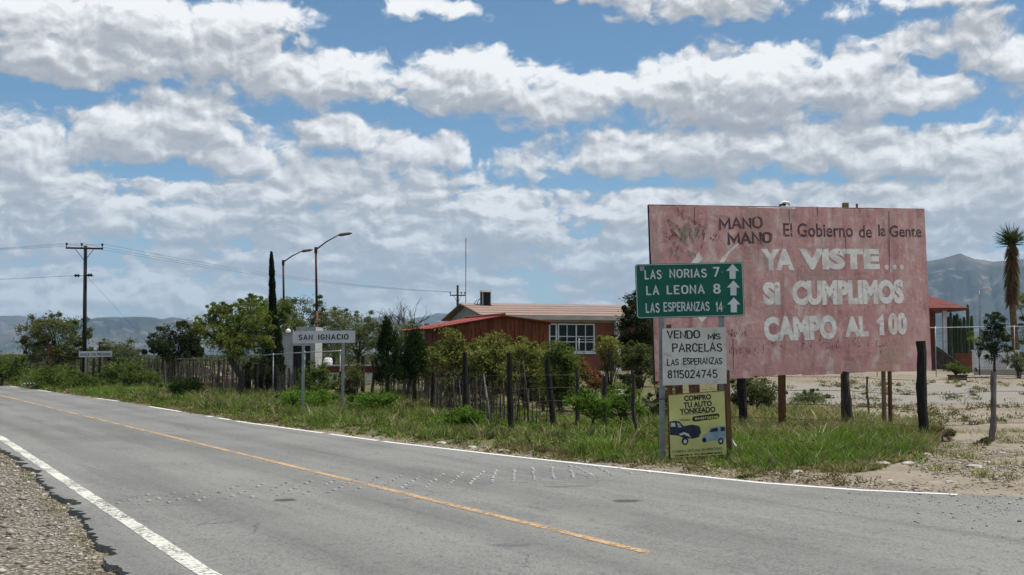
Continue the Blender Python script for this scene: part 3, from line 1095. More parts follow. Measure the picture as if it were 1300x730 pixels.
# ------------------------------------------------------------------ pink billboard
def build_billboard():
    YL, YR = 22.0, 24.2
    bl, tl = P(832, 484, YL), P(832, 261, YL)
    br = P(1183, 469, YR)
    fr = Frame(bl, br - bl)
    W = (br - bl).length
    Ht = (tl - bl).length
    base = onG(1003, 23.2)
    root = empty('billboard', base, 'big faded pink painted billboard reading YA VISTE SI CUMPLIMOS CAMPO AL 100', 'billboard')
    seams = [fr.px(x, 380)[0] for x in (832, 891, 953, 1015, 1075, 1128)] + [W]
    seams[0] = 0
    for i in range(6):
        a0, a1 = seams[i] - (.01 if i % 2 else 0), seams[i + 1] + (.01 if i % 2 and i < 5 else 0)
        d = (.000, -.0015, .000, -.0015, .000, -.0015)[i]
        lo = (.0, -.01, .015, -.012, .005, -.02)[i]
        hi = Ht + (.0, .012, -.01, .008, -.004, .01)[i]
        # wavy sheet: grid of vertices
        nx, nz = 7, 17
        V, Fc = [], []
        for side in (0, 1):
            for j in range(nz + 1):
                for k in range(nx + 1):
                    a = a0 + (a1 - a0) * k / nx; b = lo + (hi - lo) * j / nz
                    if j in (0, nz):
                        b += rnd.uniform(-.008, .008)
                    wv = (float(fbm(np.array([a * 1.3]), np.array([b * .8]), 31, 3)[0]) - .5) * .0
                    V.append(fr.at(a, b, d + wv - (.004 if side else 0)))
        m_ = (nx + 1) * (nz + 1)
        for j in range(nz):
            for k in range(nx):
                p = j * (nx + 1) + k
                Fc.append((p, p + 1, p + nx + 2, p + nx + 1))
                Fc.append((m_ + p, m_ + p + nx + 1, m_ + p + nx + 2, m_ + p + 1))
        mb = MB(); mb.add(V, Fc)
        mb.build('sheet_panel', M['board'], root, smooth=True)
    # frame behind: rails
    for b in (.12, Ht * .5, Ht - .10):
        mb = MB(); p0, p1 = fr.at(0.02, b, -.07), fr.at(W - .02, b, -.07)
        mb.tube([p0, p1], .035, 4); mb.build('rail', M['brown_wood'], root)
    mb = MB(); mb.tube([fr.at(-.012, .0, -.02), fr.at(-.012, Ht + .01, -.02)], .016, 6); mb.build('edge_strip', M['black_metal'], root)
    mb = MB(); mb.tube([fr.at(-.01, Ht + .012, -.015), fr.at(W, Ht + .012, -.015)], .011, 6); mb.build('edge_strip', M['brown_wood'], root)
    # posts
    for px_, pyb, w_, mat, extra in ((1003.5, 556, .15, 'brown_wood', 0), (1084, 553, .14, 'brown_wood', .0), (1133.5, 551, .09, 'pale_wood', 0), (1142, 550, .08, 'brown_wood', 0), (872, 562, .14, 'brown_wood', 0), (925, 560, .12, 'dark_wood', 0)):
        a, _ = fr.px(px_, 470)
        top = fr.at(a, Ht + extra - .04, -.17)
        bot = Vector((top.x + rnd.uniform(-.02, .02), top.y, tz(top.x, top.y) - .15))
        mb = MB()
        mid = top.lerp(bot, .5) + Vector((rnd.uniform(-.015, .015), 0, 0))
        mb.tube([bot, mid, top], [w_ / 2 * 1.05, w_ / 2, w_ / 2 * .95], 9, wob=.08)
        mb.build('post', M[mat], root, smooth=True)
    # bits sticking up over the top edge
    a, b = fr.px(1078, 263)
    mb = MB(); mb.box(fr.at(a, b + .04, -.12), (.11, .1, .12)); mb.build('post_stub', M['pale_wood'], root)
    a, b = fr.px(1085.5, 263)
    mb = MB(); mb.box(fr.at(a + .12, b + .03, -.1), (.03, .04, .1)); mb.build('post_stub', M['dark_wood'], root)
    a, b = fr.px(998, 262)
    mb = MB(); mb.tube([fr.at(a - .10, b + .05, -.05), fr.at(a - .02, b + .09, -.06), fr.at(a + .08, b + .07, -.04), fr.at(a + .12, b + .02, -.04)], [.015, .035, .03, .012], 6)
    mb.build('torn_flap', M['white_trim'], root)
    mb = MB(); mb.tube([fr.at(a - .12, b + .02, -.05), fr.at(a - .05, b + .05, -.06), fr.at(a + .02, b + .03, -.05)], [.02, .03, .02], 6)
    mb.build('torn_flap', M['black_metal'], root)
    # lettering
    B_ = .024
    def t(s_, tl_, br_, mat='board_white', bold=.035, tr=None, c=.001, name='lettering', sp=1.0):
        fr.text(name, font_text(s_, bold, sp), tl_, br_, M[mat], root, c, tr)
    t('YA', (966, 316), (1009, 343), bold=.06)
    t('VISTE', (1014, 315.5), (1117, 342), bold=.06)
    for xx in (1123, 1133, 1142):
        t('.', (xx, 336), (xx + 5.5, 342.5), bold=.02)
    t('SI', (968, 358), (991, 387), bold=.06)
    t('CUMPLIMOS', (1005, 356), (1148, 385.5), bold=.06)
    t('CAMPO', (969, 402), (1063, 431), bold=.06)
    t('AL', (1072, 402), (1103, 427), bold=.06)
    fr.text('lettering', stroke_text('1', .34), (1112, 397.5), (1123, 425.5), M['board_white'], root, .001)
    t('00', (1127, 397), (1152, 425), bold=.06)
    fr.text('lettering', stroke_text('MANO', .17, .1, .05, 3), (912, 275), (969, 291), M['board_black'], root, .001, (969, 273))
    fr.text('lettering', stroke_text('MANO', .20, .1, .06, 8), (923, 294), (981, 310), M['board_black'], root, .001, (981, 291))
    t('con', (901, 296), (921, 306), 'board_ghost', .03)
    t('El Gobierno', (994, 283), (1083, 301), 'board_black', .012)
    t('de', (1090, 286), (1107, 302), 'board_black', .012)
    t('la', (1114.5, 285), (1124.5, 300), 'board_black', .03)
    t('Gente', (1129, 286), (1170, 301), 'board_black', .012)
    t('Metas', (923, 417), (948, 427), 'board_ghost', .008)
    t('Inversion 19.2', (925, 436), (984, 448), 'board_ghost', .008)
    t('beneficiando a 851 Personas', (1018, 430), (1138, 440), 'board_ghost', .008)
    # white tick and the diamond behind it, mostly hidden by the green sign
    def pp(lst): return [fr.px(*q) for q in lst]
    fr.poly('tick_mark', pp([(868, 370), (884, 352), (896, 366), (905, 345), (918, 325), (932, 312), (938, 308), (937, 311), (925, 323), (914, 343), (904, 372), (897, 388)]), M['board_white'], root, .0018)
    fr.poly('diamond_mark', pp([(887, 320), (893, 329), (884, 336), (874, 341), (880, 330)]), M['board_white'], root, .001)
    fr.poly('diamond_mark', pp([(880, 396), (902, 398), (891, 409)]), M['board_white'], root, .001)
    # smeared emblem upper left: dabs and loose brush strokes
    rr = random.Random(5)
    mb = MB()
    for k in range(26):
        cx_, cy_ = rr.gauss(868, 13), rr.gauss(298, 11)
        p = pp([(cx_, cy_)])[0]
        L, a_ = rr.uniform(.06, .16), rr.uniform(1.1, 2.2)
        q = [(p[0] + math.cos(a_ + s_) * L * r_, p[1] + math.sin(a_ + s_) * L * r_) for s_, r_ in ((0, 1), (1.4, .5), (3.1, 1), (4.6, .45))]
        mb.add([fr.at(x_, y_, .0008 + k * .0001) for x_, y_ in q], [(0, 1, 2, 3)])
    mb.build('emblem', M['board_smear'], root)['kind'] = 'stuff'
    V2, F2 = [], []
    GLs = [[(848, 278), (852, 292), (860, 300), (868, 306)], [(852, 276), (851, 290), (848, 312)], [(846, 308), (856, 296), (866, 306), (858, 318)], [(868, 304), (878, 294), (888, 286), (884, 300), (892, 308)],
           [(880, 280), (890, 286), (894, 298), (890, 316)], [(874, 288), (882, 300), (878, 312)], [(858, 285), (866, 296), (864, 310)], [(843, 300), (852, 304), (858, 312), (862, 322)]]
    for k, st in enumerate(GLs):
        mb = MB()
        pts = [Vector(pp([q])[0]) for q in st]
        for i in range(len(pts) - 1):
            d_ = (pts[i + 1] - pts[i]).normalized(); nn = Vector((-d_.y, d_.x)) * rr.uniform(.010, .022)
            c_ = .004 + k * .0004 + i * .0001
            mb.add([fr.at(*(pts[i] + nn), c_), fr.at(*(pts[i] - nn), c_), fr.at(*(pts[i + 1] - nn), c_), fr.at(*(pts[i + 1] + nn), c_)], [(0, 1, 2, 3)])
        mb.build('emblem_stroke', M['board_ghost' if k % 2 else 'board_red'], root)
    # thin drips down the sheets
    for (x_, y0, y1) in ((881, 263, 290), (1001, 266, 284), (1073, 300, 330), (1128, 268, 345), (930, 430, 470), (1037, 262, 275), (860, 263, 270)):
        mb = MB(); p0, p1 = fr.px(x_, y0), fr.px(x_ + 1, y1)
        mb.add([fr.at(p0[0], p0[1], .0012), fr.at(p0[0] + .018, p0[1], .0012), fr.at(p1[0] + .01, p1[1], .0012), fr.at(p1[0], p1[1], .0012)], [(0, 1, 2, 3)])
        mb.build('rust_drip', M['board_black'], root)


build_billboard()


# ------------------------------------------------------------------ road signs at the verge
def rounded(w, h, r, k=4, cx=0, cy=0):
    pts = []
    for (sx, sy, a0) in ((1, 1, 0), (-1, 1, 90), (-1, -1, 180), (1, -1, 270)):
        for i in range(k + 1):
            a = R(a0 + 90 * i / k)
            pts.append((cx + sx * (w / 2 - r) + r * math.cos(a), cy + sy * (h / 2 - r) + r * math.sin(a)))
    return pts


def sign_quad(px_list, Y, tilt=0.0):
    pass


def build_green_sign():
    Y = 18.15
    l, r = P(808.5, 404.5, Y), P(945.5, 401.0, Y + .18)
    fr = Frame(l, r - l)
    W = (r - l).length
    H = (P(808.5, 335.5, Y) - l).length
    base = onG(880, Y + .05)
    root = empty('destination_sign', base, 'green highway sign reading LAS NORIAS 7 LA LEONA 8 LAS ESPERANZAS 14', 'road sign')
    fr.poly('panel', rounded(W, H, .045, 4, W / 2, H / 2), M['sign_green'], root, 0, .012)
    # white border line as a thin frame
    o_, i_ = rounded(W - .018, H - .018, .04, 4, W / 2, H / 2), rounded(W - .034, H - .034, .034, 4, W / 2, H / 2)
    k = len(o_)
    mb = MB(); mb.add([fr.at(a, b, .003) for a, b in o_] + [fr.at(a, b, .003) for a, b in i_], [(i, (i + 1) % k, (i + 1) % k + k, i + k) for i in range(k)])
    mb.build('border', M['sign_letter'], root)
    L = [('LAS', (818, 341.5), (840, 354.5)), ('NORIAS', (849.5, 340.5), (897.5, 353.5)), ('7', (905, 339), (914, 351.5)),
         ('LA', (820, 361.5), (837, 374.5)), ('LEONA', (846, 361), (895, 374)), ('8', (905, 360), (915, 373)),
         ('LAS', (819.5, 383.5), (837.5, 397)), ('ESPERANZAS', (842, 382.5), (901, 396)), ('14', (908, 382), (917.5, 395.5))]
    for s_, a, b in L:
        fr.text('lettering', stroke_text(s_, .175, .22 if len(s_) < 8 else .15), a, b, M['sign_letter'], root, .004, (b[0], a[1] - (b[0] - a[0]) * .016))
    for cx_, cy_ in ((930, 345), (931, 366), (931.5, 387.5)):
        pts = [(0, 10), (9, 1), (4.2, 1.0), (4.2, -9), (-4.2, -9), (-4.2, 1.0), (-9, 1)]
        q = [fr.px(cx_ + a * .92, cy_ - b) for a, b in pts]
        mb = MB()
        mb.add([fr.at(*p, .004) for p in q], [(0, 6, 1)[:3] if False else (0, 1, 6), (2, 3, 4, 5)])
        mb.build('arrow', M['sign_letter'], root)
    q = fr.px(815, 341)
    fr.poly('sticker', rounded(.07, .07, .01, 2, q[0], q[1]), M['galv'], root, .005)
    # two galvanised channel posts
    for px_, y in ((842.5, Y), (918.5, Y + .1)):
        a, _ = fr.px(px_, 400)
        top = fr.at(a, H * .9, -.045)
        z0 = tz(top.x, top.y)
        mb = MB()
        mb.box((top.x, top.y, (top.z + z0) / 2 - .05), (.085, .006, top.z - z0 + .1))
        for s in (-1, 1):
            mb.box((top.x + s * .0395, top.y + .023, (top.z + z0) / 2 - .05), (.006, .04, top.z - z0 + .1))
        mb.build('post', M['galv'], root)
        for b in (.15, H - .15):
            mb = MB(); mb.tube([fr.at(a, b, .010), fr.at(a, b, .002)], .010, 8); mb.build('bolt', M['galv'], root)
    mb = MB(); p = fr.at(fr.px(840, 500)[0], -.0, 0)
    zz = P(840, 507, Y).z
    mb.tube([Vector((p.x - .03, p.y - .0, zz)), Vector((p.x + .11, p.y - .0, zz + .01))], .009, 6); mb.build('strap', M['black_metal'], root)


def build_small_signs():
    Y = 17.95
    # white hand-painted board with its two wooden posts
    base = onG(884, Y + .1)
    root = empty('hand_painted_sign', base, 'off-white board hand-lettered VENDO MIS PARCELAS on two wooden posts', 'sign')
    l, r = P(841.5, 489.5, Y), P(923.5, 488.0, Y + .08)
    fr = Frame(l, r - l)
    W = (r - l).length; H = (P(841.5, 416.5, Y) - l).length
    fr.poly('panel', [(0, .0), (W - .01, .012), (W, H), (.012, H - .008)], M['panel_white'], root, 0, .008)
    for s_, a, b, g_, th in (('VENDO', (846, 419), (889, 430.5), .12, .17), ('MIS', (898, 423), (915, 431), .10, .18), ('PARCELAS', (853, 434), (917, 447), .14, .16),
                             ('LAS', (846.5, 455), (862, 464.5), .12, .17), ('ESPERANZAS', (867, 453), (917, 463), .10, .17), ('8115024745', (847, 468.5), (911, 480), .16, .16)):
        fr.text('lettering', stroke_text(s_, th, g_, .06, len(s_)), a, b, M['ink'], root, .003, (b[0], a[1] - (b[0] - a[0]) * .012))
    for (xt, yt, xb, yb, m_, w_) in ((849, 412, 852, 583, 'brown_wood', .075), (922, 470, 926, 580, 'brown_wood', .09), (880.5, 484, 884, 520, 'brown_wood', .16)):
        t_ = P(xt, yt, Y + .16); b_ = P(xb, yb, Y + .16)
        b_.z = tz(b_.x, b_.y) - .1 if yb > 560 else b_.z
        mb = MB()
        d = (t_ - b_)
        q = d.to_track_quat('Z', 'X').to_matrix()
        mb.box((t_ + b_) / 2, (w_, .05, d.length), M=Matrix(((1, 0, d.x / d.length), (0, 1, 0), (0, 0, 1))))
        mb.build('post', M[m_], root)
    # yellow poster
    Y2 = 17.9
    base = onG(886, Y2)
    root = empty('yellow_poster_sign', base, 'yellow poster reading COMPRO TU AUTO YONKEADO with two wrecked cars printed', 'sign')
    l, r = P(851.5, 581.5, Y2), P(922.5, 576.5, Y2 + .05)
    fr = Frame(l, r - l)
    tl, tr_ = fr.px(849, 502), fr.px(919.5, 496.5)
    br_ = fr.px(922.5, 576.5)
    fr.poly('panel', [(0, 0), br_, tr_, tl], M['poster_yellow'], root, 0, .012)
    fr.poly('edge_batten', [(tl[0] - .006, tl[1] + .002), (tr_[0] + .006, tr_[1] + .002), (tr_[0] + .006, tr_[1] + .014), (tl[0] - .006, tl[1] + .014)], M['brown_wood'], root, .006, .02)
    sl = -.07
    def T(s_, a, b, mat='ink', bold=.04, sp=1.0):
        fr.text('lettering', font_text(s_, bold, sp), a, b, M[mat], root, .003, (b[0], a[1] + (b[0] - a[0]) * sl))
    T('COMPRO', (868, 502.5), (903, 507)); T('TU AUTO', (867.5, 511), (904, 515.5)); T('YONKEADO', (862.5, 519), (908.5, 523.0))
    T('EN CUALQUIER CONDICION', (865, 525.8), (906, 524.7), 'ink_grey', .01)
    T('Whats:', (863, 532), (876.5, 534), 'ink_grey', .02)
    q = fr.px(896, 530)
    pl = rounded(.42, .078, .036, 5)
    fr.poly('number_plate', [(q[0] + a, q[1] + b + a * .06) for a, b in pl], M['ink'], root, .004)
    fr.text('lettering', font_text('8448758298', .02), (882, 530.0), (912, 530.8), M['poster_yellow'], root, .006, (912, 527.5))
    T('COMPRA SEGURA EN EFECTIVO', (853, 572), (917.5, 571), 'ink_grey', .02)
    T('VAMOS A TU DOMICILIO', (856, 577.5), (917, 575.7), 'ink', .04)
    # printed pictures: dark crushed pickup, silver car
    def pg(name, pts, mat, c): fr.poly(name, [fr.px(*p) for p in pts], M[mat], root, c)
    pg('printed_pickup', [(850.5, 552), (850, 535.5), (857, 534), (862, 535), (868, 541), (879, 539), (888, 541), (890, 549), (887, 555), (879, 557), (868, 556), (861, 553)], 'car_dark', .004)
    pg('printed_window', [(851.5, 537), (856.5, 536.5), (858, 541.5), (851.5, 542)], 'car_pale', .0055)
    pg('printed_window', [(859, 536.5), (862.5, 537.5), (866, 542.5), (861, 543)], 'car_silver', .0055)
    pg('printed_stripe', [(862, 551), (868, 548.5), (874, 550.5), (877, 556), (874, 554), (868, 551.5), (864, 553)], 'car_pale', .006)
    pg('printed_silver_car', [(890.5, 560), (892, 553.5), (898.5, 549.5), (902, 543.5), (910, 541), (920.5, 540.8), (921.5, 556), (917, 559), (904, 559), (894, 561.5)], 'car_silver', .0045)
    pg('printed_window', [(900.5, 548.5), (903.5, 544), (911, 542.6), (911.5, 547.6)], 'car_dark', .006)
    pg('printed_window', [(914.5, 542.2), (920, 542), (920.5, 547), (915, 547.4)], 'car_dark', .006)
    for (x_, y_, r_, m_) in ((869.5, 560, 5.0, 'ink'), (869.8, 560.5, 2.6, 'car_pale'), (894, 558.5, 3.2, 'ink'), (915, 560, 4.2, 'ink'), (915, 560, 2.0, 'car_pale')):
        pg('printed_wheel', [(x_ + r_ * .85 * math.cos(a * math.pi / 6), y_ + r_ * math.sin(a * math.pi / 6)) for a in range(12)], m_, .0065 + (.001 if m_ != 'ink' else 0))


def plain_sign(name, label, corners, Y, text, boxes, posts, thick=.15, depth=.01):
    (xl, yt), (xr, yb) = corners
    l, r = P(xl, yb, Y), P(xr, yb - (xr - xl) * .012, Y + .02)
    fr = Frame(l, r - l)
    W = (r - l).length; H = (P(xl, yt, Y) - l).length
    base = onG((xl + xr) / 2, Y)
    root = empty(name, base, label, 'road sign')
    fr.poly('panel', rounded(W, H, .03, 3, W / 2, H / 2), M['sign_white'], root, 0, .012)
    for s_, (a, b) in zip(text, boxes):
        fr.text('lettering', stroke_text(s_, thick, .24), a, b, M['ink'], root, .004, (b[0], a[1] - (b[0] - a[0]) * .012))
    for px_ in posts:
        a, _ = fr.px(px_, yb)
        top = fr.at(a, H * .85, -.04)
        z0 = tz(top.x, top.y)
        mb = MB(); mb.box((top.x, top.y, (top.z + z0) / 2 - .05), (.075, .045, top.z - z0 + .1)); mb.build('post', M['galv'], root)
    return root, fr


build_green_sign()
build_small_signs()
plain_sign('town_sign', 'white sign reading SAN IGNACIO on two grey posts in the grass', ((371.5, 420.5), (451, 436)), 33.0,
           ['SAN', 'IGNACIO'], [((379, 424), (397, 432.5)), ((404, 423.5), (442.5, 432))], (385, 435.5), .2)
plain_sign('warning_sign', 'small white sign reading MANEJE CON PRECAUCION beside the power pole', ((100, 446), (142, 453.5)), 60.0,
           ['MANEJE', 'CON', 'PRECAUCION'], [((102, 448), (113.5, 452)), ((116, 447.9), (121.5, 451.9)), ((123.5, 447.7), (140.5, 451.8))], (108.5,), .2)


# ------------------------------------------------------------------ rumble studs
def stud_mesh(mat):
    mb = MB()
    V, Fc = [], []
    rings = [(.033, 0.0), (.031, .010), (.023, .019), (.010, .024)]
    k = 10
    for r_, z_ in rings:
        for i in range(k):
            a = 2 * math.pi * i / k
            V.append((math.cos(a) * r_, math.sin(a) * r_, z_))
    for j in range(len(rings) - 1):
        for i in range(k):
            Fc.append((j * k + i, j * k + (i + 1) % k, (j + 1) * k + (i + 1) % k, (j + 1) * k + i))
    Fc.append(tuple(3 * k + i for i in range(k)))
    me = bpy.data.meshes.new('road_stud')
    me.from_pydata(V, [], Fc); me.update()
    me.materials.append(mat)
    me.polygons.foreach_set('use_smooth', np.ones(len(me.polygons), bool))
    return me


def build_studs():
    white, grey = stud_mesh(M['stud_white']), stud_mesh(M['stud_grey'])
    p0 = G(140, 643)
    rr = random.Random(3)
    for i in range(26):
        for j in range(7):
            if rr.random() < .07 or (i > 21 and j > 1 + (26 - i)) or (i < 3 and j > 4): continue
            x = p0.x + i * .268 + rr.uniform(-.014, .014) + j * (.02 if i < 15 else .004 if i < 20 else -.03)
            y = p0.y + i * .158 + j * .25 + rr.uniform(-.025, .025)
            qx, qy = proj(x, y, 0)
            if y > edgeY(qx) - .12: continue
            w_ = i >= 11
            o = bpy.data.objects.new('road_stud', white if w_ else grey)
            COL.objects.link(o)
            o.location = (x, y, 0.0)
            s = rr.uniform(.75, 1.3)
            s *= .80
            o.scale = (s, s, s)
            if w_:
                tag(o, 'round white ceramic road stud in the rumble band beyond the orange line', 'road stud', 'white rumble studs on the road')
            else:
                tag(o, 'round scuffed grey road stud in the rumble band before the orange line', 'road stud', 'grey rumble studs on the road')


build_studs()


# ------------------------------------------------------------------ vegetation builders
def leaf_quads(C, size, aspect=.45, up=0.0, seed=0):
    r = np.random.default_rng(seed)
    n_ = len(C)
    d = r.normal(size=(n_, 3)); d[:, 2] += up
    d /= np.linalg.norm(d, axis=1, keepdims=True)
    e = r.normal(size=(n_, 3))
    e -= d * (e * d).sum(1, keepdims=True)
    e /= np.linalg.norm(e, axis=1, keepdims=True)
    s = (size * r.uniform(.6, 1.4, n_))[:, None]
    V = np.empty((n_, 4, 3))
    V[:, 0] = C - d * s * .5
    V[:, 1] = C + e * s * aspect * .5
    V[:, 2] = C + d * s * .5
    V[:, 3] = C - e * s * aspect * .5
    Fc = np.arange(n_ * 4).reshape(n_, 4)
    return V.reshape(-1, 3), Fc


def leaf_cols(n_, ca, cb, seed, t=None, jit=.25):
    r = np.random.default_rng(seed)
    t = r.random(n_)[:, None] if t is None else np.clip(t + r.normal(0, .2, n_), 0, 1)[:, None]
    c = np.array(ca) * (1 - t) + np.array(cb) * t
    c = c * r.uniform(1 - jit, 1 + jit, (n_, 1))
    return np.repeat(c, 4, axis=0)


def plant(name, label, cat, base, blobs, n_leaves, leaf, ca, cb, seed, group=None, trunk=.12, fork=.35, lean=(0, 0), limbs=14,
          bark='bark', cl=60, spread=.16, up=0.2, aspect=.34, shell=.45, stems=1, trunk_pts=None, part='crown', stem_part='trunk'):
    """blobs: (dx, dy, dz, rx, ry, rz) relative to base. trunk, limbs and a crown of single leaves"""
    r = np.random.default_rng(seed)
    rr = random.Random(seed)
    base = Vector(base)
    root = empty(name, base, label, cat, group)
    bl = np.array(blobs, float)
    vol = np.cbrt(bl[:, 3] * bl[:, 4] * bl[:, 5]) ** 2
    which = r.choice(len(bl), cl, p=vol / vol.sum())
    d = r.normal(size=(cl, 3)); d /= np.linalg.norm(d, axis=1, keepdims=True)
    rad = (shell + (1 - shell) * r.random(cl))[:, None]
    CC = bl[which, :3] + d * rad * bl[which, 3:6]
    CR = np.cbrt(bl[which, 3] * bl[which, 4] * bl[which, 5]) * spread * r.uniform(.6, 1.5, cl)
    k = r.integers(0, cl, n_leaves)
    C = CC[k] + r.normal(size=(n_leaves, 3)) * CR[k][:, None] * np.array([1.15, 1.15, .75])
    C = C[C[:, 2] > .03]
    n2 = len(C)
    tcl = r.random(cl)
    V, Fc = leaf_quads(C + np.array(base), leaf, aspect, up, seed)
    kk = k[:0]
    cols = leaf_cols(n2, ca, cb, seed, t=r.random(n2) * .5 + .5 * vnoise(C[:, 0] * 1.7 + 9, C[:, 2] * 2.1 + C[:, 1], seed))
    np_mesh(part, V, Fc, M['foliage'], root, cols)
    # wood
    zmin = float((bl[:, 2] - bl[:, 5]).min()); top = float((bl[:, 2] + bl[:, 5]).max())
    fz = max(.15, top * fork)
    mb = MB()
    for s_ in range(stems):
        off = Vector((rr.uniform(-1, 1), rr.uniform(-1, 1), 0)) * (.18 * top * .3 if stems > 1 else 0)
        fk = base + Vector((lean[0], lean[1], fz)) + off
        b0 = base + off * .3 + Vector((0, 0, -.15))
        if trunk_pts:
            tp = [base + Vector(q) for q in trunk_pts]
            fk = tp[-1]
            mb.tube(tp, [trunk * (1.15 - .4 * i / (len(tp) - 1)) for i in range(len(tp))], 8, wob=.08)
        else:
            m1 = b0.lerp(fk, .5) + Vector((rr.uniform(-.06, .06), 0, 0)) * top * .3
            mb.tube([b0, m1, fk], [trunk * 1.2, trunk, trunk * .75], 8, wob=.08)
        idx = r.choice(cl, min(limbs, cl), replace=False)
        for i in idx:
            e = base + Vector(CC[i])
            mid = fk.lerp(e, .5) + Vector((rr.uniform(-.1, .1), rr.uniform(-.1, .1), rr.uniform(-.02, .12))) * (e - fk).length
            mb.tube([fk, mid, e], [trunk * .5, trunk * .28, trunk * .10], 5)
    mb.build(stem_part, M[bark], root, smooth=True)
    return root


GREEN_Y = ((.08, .11, .028), (.235, .26, .07))
GREEN_S = ((.10, .125, .035), (.33, .33, .11))
GREEN_M = ((.07, .105, .026), (.17, .21, .06))
GREEN_B = ((.08, .15, .024), (.18, .29, .055))
GREEN_D = ((.022, .034, .016), (.065, .08, .036))
GREEN_G = ((.095, .115, .06), (.22, .24, .135))
GREEN_O = ((.06, .075, .030), (.17, .185, .08))


def blob_px(base, cx, cy, rx, ry, Y, depth=1.0):
    """crown blob seen at a picture position, relative to the plant's base"""
    c = P(cx, cy, Y)
    k = Y / F
    return (c.x - base.x, c.y - base.y, c.z - base.z, rx * k, rx * k * depth, ry * k)


def ptree(name, label, cat, bx, Y, blobs, n_leaves, leaf, cols, seed, **kw):
    base = onG(bx, Y)
    rs = random.Random(seed * 7 + 1)
    blobs = [tuple(b) for b in blobs]
    extra = []
    for (cx_, cy_, rx_, ry_) in blobs:
        for _ in range(6):
            a = rs.uniform(-.5, math.pi + .5)
            k = rs.uniform(.16, .34)
            extra.append((cx_ + math.cos(a) * rx_ * .92, cy_ - math.sin(a) * ry_ * .92, rx_ * k, ry_ * k * 1.2))
    bl = [blob_px(base, *b, Y, .9) for b in blobs + extra]
    return plant(name, label, cat, base, bl, n_leaves, leaf, cols[0], cols[1], seed, **kw)


# trees, left to right
ptree('mesquite_tree', 'large dark olive tree behind the first bushes left of the power pole', 'tree', 72, 84,
      [(68, 425, 42, 26), (42, 432, 22, 22), (95, 440, 24, 22), (70, 450, 40, 14)], 15000, .20, GREEN_O, 1, trunk=.22, cl=110, group='trees behind the roadside fence')
ptree('mesquite_tree', 'small grey-green tree behind the small white warning sign', 'tree', 151, 78,
      [(150, 440, 22, 14), (160, 450, 22, 12), (132, 446, 12, 12)], 6000, .17, GREEN_G, 2, trunk=.12, cl=60)
ptree('broadleaf_tree', 'dark round tree between the warning sign and the yellow-green tree', 'tree', 222, 60,
      [(222, 437, 32, 24), (236, 425, 18, 18), (200, 440, 18, 16), (240, 445, 18, 18)], 12000, .15, GREEN_D, 3, trunk=.12, cl=80)
ptree('mesquite_tree', 'yellow-green mesquite tree with a crooked dark trunk behind the cane fence', 'tree', 304, 46,
      [(288, 408, 38, 24), (318, 406, 30, 26), (266, 420, 22, 20), (300, 434, 46, 18), (336, 428, 20, 24), (276, 394, 18, 10), (310, 446, 26, 10)], 26000, .10, GREEN_Y, 4,
      trunk=.13, cl=230, spread=.12, shell=.3, fork=.5, limbs=40, trunk_pts=[(.0, 0, -.2), (.06, 0, .35), (.12, 0, .75), (-.1, .0, 1.1), (-.36, 0, 1.5), (-.42, 0, 1.9)])
ptree('broadleaf_tree', 'tall olive-green tree behind the street lamps', 'tree', 382, 104,
      [(382, 398, 30, 22), (355, 400, 26, 22), (402, 408, 14, 20), (375, 420, 34, 16)], 15000, .20, GREEN_O, 5, trunk=.2, cl=100)
ptree('mesquite_tree', 'grey-green feathery tree right of the SAN IGNACIO sign', 'tree', 455, 62,
      [(450, 415, 30, 18), (430, 405, 20, 12), (470, 425, 20, 20), (452, 440, 34, 18)], 13000, .12, GREEN_G, 6, trunk=.10, cl=110, spread=.2)
ptree('mesquite_tree', 'pale green shrubby tree below the bare branches behind the junipers', 'tree', 520, 60,
      [(520, 425, 26, 18), (500, 432, 26, 16), (535, 440, 20, 20)], 9000, .12, GREEN_G, 7, trunk=.08, cl=70)
ptree('broadleaf_tree', 'dark dense tree at the house corner behind the green sign', 'tree', 812, 44,
      [(806, 385, 14, 22), (815, 410, 28, 30), (800, 425, 22, 22), (828, 385, 14, 18), (820, 445, 28, 26)], 20000, .10, GREEN_D, 8, trunk=.12, cl=120)
ptree('broadleaf_tree', 'small dark fir-like tree inside the yard beside the white wall', 'tree', 1262, 50,
      [(1262, 408, 13, 14), (1262, 430, 18, 20), (1268, 448, 16, 16), (1252, 442, 12, 12)], 9000, .09, GREEN_D, 9, trunk=.06, cl=70)
ptree('mesquite_tree', 'thin yellow-green sapling left of the dark yard tree', 'tree', 1242, 52,
      [(1240, 425, 10, 8), (1236, 435, 12, 9)], 1400, .08, GREEN_Y, 10, trunk=.03, cl=16)
ptree('broadleaf_tree', 'light green tree at the right edge beside the yucca', 'tree', 1308, 62,
      [(1306, 390, 14, 18), (1312, 420, 20, 26)], 6000, .12, GREEN_Y, 11, trunk=.1, cl=50)


ptree('mesquite_tree', 'olive tree directly behind the tall thin cypress', 'tree', 335, 80,
      [(330, 402, 34, 24), (352, 392, 22, 16), (318, 425, 30, 22), (350, 425, 26, 22)], 15000, .16, GREEN_M, 12, trunk=.16, cl=130, group='trees behind the roadside fence')
ptree('mesquite_tree', 'feathery pale green tree just right of the taller street lamp', 'tree', 424, 74,
      [(420, 422, 22, 20), (436, 412, 24, 18), (428, 440, 26, 16)], 10000, .13, GREEN_G, 13, trunk=.10, cl=120, spread=.2)
ptree('mesquite_tree', 'low olive tree between the bare branches and the red-roofed shack', 'tree', 548, 58,
      [(545, 432, 22, 16), (556, 442, 18, 16)], 5000, .11, GREEN_O, 14, trunk=.08, cl=60)

